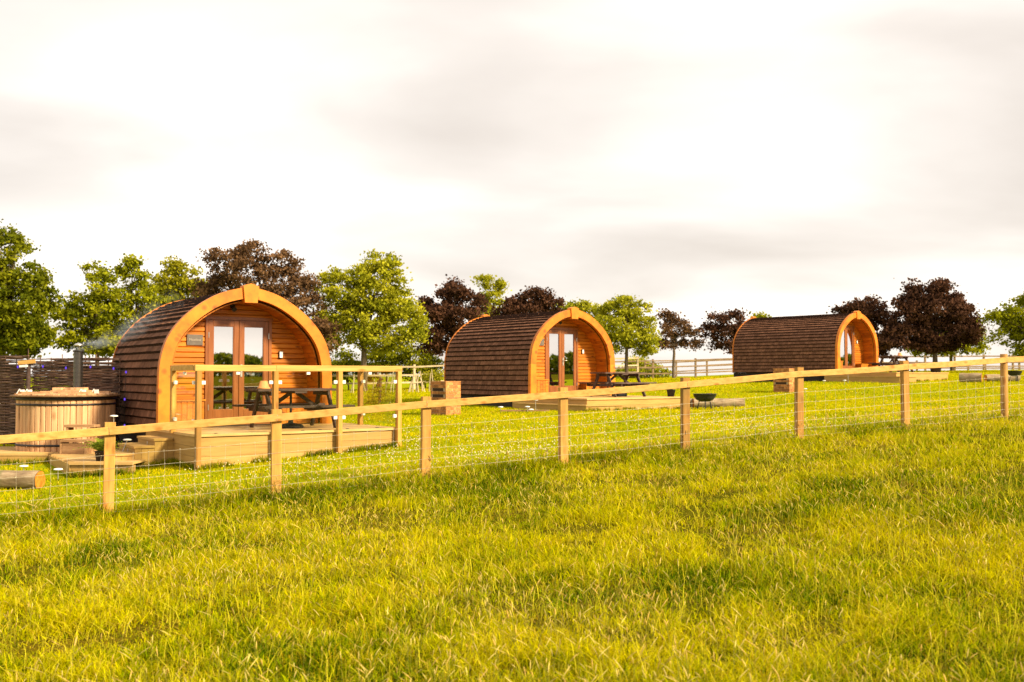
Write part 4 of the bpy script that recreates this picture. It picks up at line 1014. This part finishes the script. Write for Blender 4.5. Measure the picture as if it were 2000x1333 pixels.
# ---------------------------------------------------------------- grass
def blades(name, x, y, hh, wd, colr, bend, label, rn, lean=None):
    N = len(x); z = H(x, y); a = rn.uniform(0, 6.283, N); ux, uy = np.cos(a), np.sin(a); fx = rn.uniform(0, 6.283, N); px_, py_ = np.cos(fx), np.sin(fx)
    if lean is not None: px_ = px_+lean[0]; py_ = py_+lean[1]
    b = bend*hh; V = np.zeros((N, 7, 3))
    for q, (t_, w_) in enumerate(((0, 1.0), (.40, .85), (.75, .55))):
        cxx = x+px_*b*t_**2; cyy = y+py_*b*t_**2; czz_ = z-.01+hh*(t_-.35*bend*t_**2)
        V[:, 2*q, 0] = cxx-ux*wd*w_/2; V[:, 2*q, 1] = cyy-uy*wd*w_/2; V[:, 2*q, 2] = czz_
        V[:, 2*q+1, 0] = cxx+ux*wd*w_/2; V[:, 2*q+1, 1] = cyy+uy*wd*w_/2; V[:, 2*q+1, 2] = czz_
    V[:, 6, 0] = x+px_*b; V[:, 6, 1] = y+py_*b; V[:, 6, 2] = z-.01+hh*(1-.35*bend)
    i = np.arange(N)[:, None]*7
    Fc = np.stack([i+0, i+1, i+3, i+2, i+2, i+3, i+5, i+4, i+4, i+5, i+6, i+6], -1).reshape(-1, 4)
    # last face is a triangle: rebuild without the degenerate corner
    me = bpy.data.meshes.new(name); nf_ = N*3
    li = np.concatenate([i+0, i+1, i+3, i+2, i+2, i+3, i+5, i+4, i+4, i+5, i+6], 1).astype(np.int32)
    me.vertices.add(N*7); me.vertices.foreach_set('co', V.astype(np.float32).ravel())
    me.loops.add(li.size); me.loops.foreach_set('vertex_index', li.ravel())
    ls = (np.arange(N)[:, None]*11+np.array([0, 4, 8])).astype(np.int32)
    me.polygons.add(nf_); me.polygons.foreach_set('loop_start', ls.ravel()); me.update()
    at_ = me.attributes.new('col', 'FLOAT_COLOR', 'FACE'); cc = np.repeat(colr, 3, axis=0); at_.data.foreach_set('color', np.c_[cc, np.ones(len(cc))].astype(np.float32).ravel())
    me.materials.append(M['blade']); o = bpy.data.objects.new(name, me); col.objects.link(o); o['kind'] = 'stuff'; o['label'] = label; o['category'] = 'grass'
    return o
def scatter(N, y0, y1, rn, power=1.0, mx=1.6):
    u = rn.uniform(0, 1, N)
    y = y0*(y1/y0)**(u**power); x = rn.uniform(-1, 1, N)*(.53*y+mx); return x, y
GR = np.array([.17, .26, .001]); YG = np.array([.56, .50, .001]); ST = np.array([.76, .58, .06]); DK = np.array([.045, .085, .002]); OL = np.array([.46, .33, .008])
def grass_cols(x, y, rn, dry=.5, straw=.08, var=1.0):
    N = len(x); n = .5+(fbm(x*.8, y*.8, 21)-.5)*var; n2 = .5+(fbm(x*3.1, y*3.1, 31)-.5)*var
    k = np.clip((n-.3)*1.7*dry+ (n2-.5)*.9 + rn.normal(size=N)*.24*var + .25, 0, 1)[:, None]
    c = GR*(1-k)+YG*k
    s = rn.uniform(0, 1, N) < straw*(.4+1.4*n2)
    c[s] = ST*rn.uniform(.6, 1, (s.sum(), 1)); d = rn.uniform(0, 1, N) < np.clip(.75-1.2*n-.5*(n2-.5), .05, .55)*(.35+.65*(var > .9)); c[d] = DK*rn.uniform(.6, 1.6, (d.sum(), 1))  # dark blades gather by patch, putting shadowed patches into the grass colour
    q = rn.uniform(0, 1, N) < .10; c[q] = OL
    return c*(1+var*rn.uniform(-.4, .35, (N, 1)))
rn = np.random.default_rng(17)
x, y = scatter(620000, 4.3, 20, rn, .85); sf = side_of_fence(x, y); k = (sf > -.15); x, y, sf = x[k], y[k], sf[k]
tuft = fbm(x*1.6, y*1.6, 41); tu2 = vnoise(x*6, y*6, 55)
thin = rn.uniform(0, 1, len(x)) < np.clip(-.12+1.9*tuft+.6*(tu2-.5), .12, 1); x, y, sf, tuft, tu2 = x[thin], y[thin], sf[thin], tuft[thin], tu2[thin]
hh = (.045+.15*np.clip(tuft-.28, 0, 1)**1.0*1.5)*(.65+.7*tu2)*rn.uniform(.5, 1.25, len(x))
near = np.exp(-(sf/.45)**2); hh = hh*(1+.5*near)+.05*near*rn.uniform(0, 1, len(x))
wd = (.0034+.00036*y)*rn.uniform(.6, 1.7, len(x))
blades('meadow_grass', x, y, hh, wd, grass_cols(x, y, rn, .9, .10), rn.uniform(.1, 1.5, len(x)), 'long rough tufted meadow grass on the near side of the fence', rn)
x, y = scatter(90000, 4.3, 19, rn, .85); k = (side_of_fence(x, y) > 0) & (rn.uniform(0, 1, len(x)) < np.clip(1.5-2.4*fbm(x*1.6, y*1.6, 41), .1, 1)); x, y = x[k], y[k]; N = len(x)
blades('dead_thatch', x, y, rn.uniform(.02, .06, N), (.003+.0004*y)*rn.uniform(.7, 1.3, N), np.array([.30, .19, .03])*rn.uniform(.35, 1.5, (N, 1)), rn.uniform(.8, 1.8, N), 'brown dead thatch lying between the meadow tufts', rn)
# dark lush strip right under the fence
N = 30000; u = rn.uniform(-1.5, 17.5, N); v = rn.normal(size=N)*.16+.06; x = FA[0]+FD[0]*u+FD[1]*v; y = FA[1]+FD[1]*u-FD[0]*v
k = fbm(u*.55, v*0+3, 61, 2) > .46; x, y = x[k], y[k]; c = grass_cols(x, y, rn, .0, .03)*.62
blades('fence_line_grass', x, y, rn.uniform(.08, .2, len(x)), .007*np.ones(len(x)), c, rn.uniform(.1, .8, len(x)), 'dark green uncut grass along the foot of the near fence', rn)
# mown lawn beyond
x, y = scatter(560000, 11.5, 68, rn, 1.0, 3.0); k = side_of_fence(x, y) < .1; x, y = x[k], y[k]
def inside_obj(x, y, P, th, x0, x1, y0, y1):
    dx = x-P[0]; dy = y-P[1]; lx = dx*math.cos(th)+dy*math.sin(th); ly = -dx*math.sin(th)+dy*math.cos(th); return (lx > x0) & (lx < x1) & (ly > y0) & (ly < y1)
ins = inside_obj(x, y, P1, TH[0], -.02, W1+.02, 0.02, 5.1) | inside_obj(x, y, P1, TH[0], -.95, .05, 1.05, 2.0) | ((x < -7.72) & (y > TY0) & (y < 18.6)) | ((x > -7.2) & (x < -5.66) & (y > 14.97) & (y < 18)) | ((x > -7.65) & (x < -5.66) & (y > 15.9) & (y < 18)) \
    | inside_obj(x, y, c2_, TH[1], -1.9, 1.65, -2.58, 4.2) | inside_obj(x, y, c3_, TH[2], -1.9, 2.2, -2.58, 5.0) | inside_obj(x, y, c2_, TH[1], -2.2, -.96, -2.87, 0) | inside_obj(x, y, c3_, TH[2], -2.2, -.96, -2.87, 0)
x, y = x[~ins], y[~ins]
lush = fbm(x*.5, y*.5, 71)
hh = (.025+.03*vnoise(x*2, y*2, 5))*rn.uniform(.5, 1.3, len(x))*(1+y/60)
blades('lawn_grass', x, y, hh, (.004+.00040*y)*rn.uniform(.7, 1.4, len(x)), grass_cols(x, y, rn, 1.15, .07, .5)*np.array([1.16, 1.08, 1.1]), rn.uniform(.2, 1.0, len(x)), 'short sunlit lawn around the pods beyond the near fence', rn)
# uncut fringes along the decks
fr = []
def fringe(fr_, a, b_, n, off=(0, -.05)):
    u = rn.uniform(0, 1, n); p0 = fr_(*a); p1 = fr_(*b_); X_ = p0.x+(p1.x-p0.x)*u; Y_ = p0.y+(p1.y-p0.y)*u; k_ = fbm(u*9+a[0], u*0, 8, 2) > .38
    fr.append(np.c_[X_[k_]+rn.normal(size=k_.sum())*.035, Y_[k_]+rn.normal(size=k_.sum())*.035])
fringe(f1, (0, -.12), (W1+.1, -.12), 2600); fringe(f1, (-.95, .98), (0, .98), 900); fringe(f1, (-.06, 0), (-.06, 1.0), 700); fringe(f2, (-.9, -2.66), (1.7, -2.66), 1200); fringe(f2, (-2.3, -2.95), (-.94, -2.95), 600); fringe(f3, (-.9, -2.66), (2.2, -2.66), 900)
fringe(lambda a_, b__: Vector((a_, b__, 0)), (-6.62, 14.85), (-5.6, 14.85), 900); fringe(lambda a_, b__: Vector((a_, b__, 0)), (-11, TY0-.12), (-7.7, TY0-.12), 2500)
fr = np.concatenate(fr); blades('deck_edge_grass', fr[:, 0], fr[:, 1], rn.uniform(.04, .15, len(fr)), .009*np.ones(len(fr)), grass_cols(fr[:, 0], fr[:, 1], rn, .0, .03)*.7, rn.uniform(.1, .8, len(fr)), 'dark uncut grass fringe along the feet of the decks', rn)
# seed heads: a stem and a spindle each
def seed_heads(name, x, y, hh, label, sc_=1.0):
    N = len(x); z = H(x, y); a = rn.uniform(0, 6.283, N); b = rn.uniform(.05, .75, N)*hh; dx, dy = np.cos(a)-.1, np.sin(a)
    def P(t_): return np.stack([x+dx*b*t_**2, y+dy*b*t_**2, z+hh*(t_-.15*t_**3)], 1)
    rings = [(0, .0012), (.45, .0011), (.74, .0009), (.77, .0032*sc_), (.88, .0048*sc_), (.96, .003*sc_), (1.0, .0004)]; far = 1+y*.03
    V = np.zeros((N, len(rings)*3, 3)); e1 = rn.uniform(0, 2.09, N)
    for q, (t_, r_) in enumerate(rings):
        c = P(t_)
        for j in range(3):
            V[:, q*3+j, 0] = c[:, 0]+np.cos(e1+j*2.094)*r_*far; V[:, q*3+j, 1] = c[:, 1]+np.sin(e1+j*2.094)*r_*far; V[:, q*3+j, 2] = c[:, 2]
    i = np.arange(N)[:, None, None]*len(rings)*3; fs = []
    for q in range(len(rings)-1):
        for j in range(3): fs.append([q*3+j, q*3+(j+1) % 3, q*3+3+(j+1) % 3, q*3+3+j])
    Fc = (i+np.array(fs)[None]).reshape(-1, 4); base = np.array([.80, .66, .20])*rn.uniform(.6, 1.2, (N, 1)); pk = rn.uniform(0, 1, N) < .4; base[pk] *= np.array([1.0, .86, .8])
    stem = np.array([.36, .34, .05])*np.ones((N, 1)); cc = np.stack([stem]*6+[base]*12, 1).reshape(-1, 3)
    o = np_mesh(name, V.reshape(-1, 3), Fc, 'blade', colr=np.minimum(cc, .9)); o['kind'] = 'stuff'; o['label'] = label; o['category'] = 'grass'
x, y = scatter(12000, 4.5, 18.5, rn, .8); sf = side_of_fence(x, y); pk = fbm(x*.7, y*.7, 91); k = (sf > 0) & (rn.uniform(0, 1, len(x)) < np.clip((pk-.36)*3.2, .10, 1)); x, y = x[k], y[k]
seed_heads('grass_seed_heads', x, y, rn.uniform(.12, .30, len(x)), 'pale feathery seed heads standing above the meadow grass', .62)
x, y = scatter(14000, 4.4, 18.5, rn, .85); k = side_of_fence(x, y) > 0; x, y = x[k], y[k]; N = len(x)
blades('grass_bents', x, y, rn.uniform(.12, .30, N), (.0022+.0003*y)*rn.uniform(.7, 1.2, N), np.array([.70, .62, .03])*rn.uniform(.6, 1.15, (N, 1)), rn.uniform(.1, 1.3, N), 'thin pale flowering stems arching over the meadow grass', rn)
u = rn.uniform(-1, 17, 900); v = rn.normal(size=900)*.12+.1; seed_heads('fence_line_seed_heads', FA[0]+FD[0]*u+FD[1]*v, FA[1]+FD[1]*u-FD[0]*v, rn.uniform(.18, .42, 900), 'taller pale seed heads growing through the fence wire')
# white clover flowers in the lawn, a few big daisies in the meadow
x, y = scatter(42000, 12.5, 36, rn, 1.0, 1.0); sf = side_of_fence(x, y); pk = fbm(x*.45+3, y*.45, 101); band = np.exp(-((x-.5-(y-15)*.5)/4.2)**2)*np.exp(-((y-16.8)/4.6)**2)
k = (sf < -.05) & (rn.uniform(0, 1, len(x)) < np.clip((pk-.38)*1.6, 0, 1)*(.015+1.0*band)) & ~inside_obj(x, y, P1, TH[0], -1, W1+.02, 0.0, 5.1) & (x > -5.5); x, y = x[k], y[k]
x2, y2 = scatter(500, 12.5, 45, rn); k = (side_of_fence(x2, y2) < -.05) & ~inside_obj(x2, y2, P1, TH[0], -1, W1+.02, -.1, 5.1) & ~inside_obj(x2, y2, c2_, TH[1], -2.3, 2, -3, 4.2) & ~inside_obj(x2, y2, c3_, TH[2], -2.3, 2.3, -3, 5) & (x2 > -5.5); x = np.r_[x, x2[k]]; y = np.r_[y, y2[k]]
N = len(x); r_ = rn.uniform(.006, .011, N)*(1+y*.015); z = H(x, y)+rn.uniform(.035, .065, N)
oc = np.array([(1, 0, 0), (0, 1, 0), (-1, 0, 0), (0, -1, 0), (0, 0, 1), (0, 0, -.7)]); tf = np.array([(0, 1, 4), (1, 2, 4), (2, 3, 4), (3, 0, 4), (1, 0, 5), (2, 1, 5), (3, 2, 5), (0, 3, 5)])
V = np.stack([x, y, z], 1)[:, None]+oc[None]*r_[:, None, None]; Fc = (np.arange(N)[:, None, None]*6+tf[None]).reshape(-1, 3)
cc = np.array([.85, .76, .52])*rn.uniform(.75, 1.05, (N, 1)); o = np_mesh('clover_flowers', V.reshape(-1, 3), Fc, 'flower', colr=np.repeat(np.minimum(cc, .9), 8, 0)); o['kind'] = 'stuff'; o['label'] = 'small creamy white clover flowers speckling the lawn'; o['category'] = 'flowers'

# ---------------------------------------------------------------- chimney smoke
S0 = Vector((tc0.x+cxp.x, tc0.y+cxp.y, TZ+THt+.87)); S1 = at(335, 590, 17.9)
sm = MB(); L = (S1-S0).length; n = 10; pts = [S0+Vector((-.12, 0, -.03))]; rd = [.05]
for k in range(n+1): u = k/n; p = S0.lerp(S1, u); p.z += -.12*math.sin(math.pi*u); pts.append(p); rd.append(.09+.30*u)
pts.append(pts[-1]+(S1-S0).normalized()*.2); rd.append(.1)
sm.tube([p-S0 for p in pts], rd, 16)
m_, t_ = tree('drifting_wood_smoke'); b = NB(t_)
tcx = b.n('ShaderNodeTexCoord'); no = b.n('ShaderNodeTexNoise', {'Vector': b.n('ShaderNodeMapping', {0: tcx.outputs['Object'], 3: (4.2, 5.5, 7.0)}).outputs[0], 'Scale': 1.0, 'Detail': 4.0, 'Roughness': .6, 'Distortion': .8})
sp = b.n('ShaderNodeSeparateXYZ', {0: tcx.outputs['Object']})
dxs = (S1-S0)
u_ = b.n('ShaderNodeClamp', {0: b.m('DIVIDE', sp.outputs[0], dxs.x)}).outputs[0]
axz = b.m('SUBTRACT', b.m('MULTIPLY', u_, dxs.z), b.m('MULTIPLY', b.m('SINE', b.m('MULTIPLY', u_, math.pi)), .12))
axy = b.m('MULTIPLY', u_, dxs.y)
dz_ = b.m('SUBTRACT', sp.outputs[2], axz); dy_ = b.m('SUBTRACT', sp.outputs[1], axy)
dist_ = b.m('SQRT', b.m('ADD', b.m('MULTIPLY', dz_, dz_), b.m('MULTIPLY', dy_, dy_)))
rad_ = b.m('ADD', b.m('MULTIPLY', u_, .28), .08)
edge = b.n('ShaderNodeMapRange', {0: b.m('DIVIDE', dist_, rad_), 1: 1.0, 2: .15, 3: 0.0, 4: 1.0}).outputs[0]
dn = b.m('MULTIPLY', b.n('ShaderNodeMapRange', {0: no.outputs[0], 1: .42, 2: .70, 3: 0.0, 4: 1.0}).outputs[0], edge)
dens_ = b.m('MULTIPLY', dn, b.m('ADD', b.m('MULTIPLY', b.m('POWER', b.m('SUBTRACT', 1.02, u_), 1.6), 8.0), .25))
pv = b.n('ShaderNodeVolumePrincipled', {'Color': (.80, .90, 1, 1), 'Density': dens_, 'Anisotropy': .2})
b.n('ShaderNodeOutputMaterial', {'Volume': pv.outputs[0]})
o = sm.build('chimney_smoke', m_); o.location = S0; o['kind'] = 'stuff'; o['label'] = 'thin blue smoke drifting right from the hot tub chimney'; o['category'] = 'smoke'
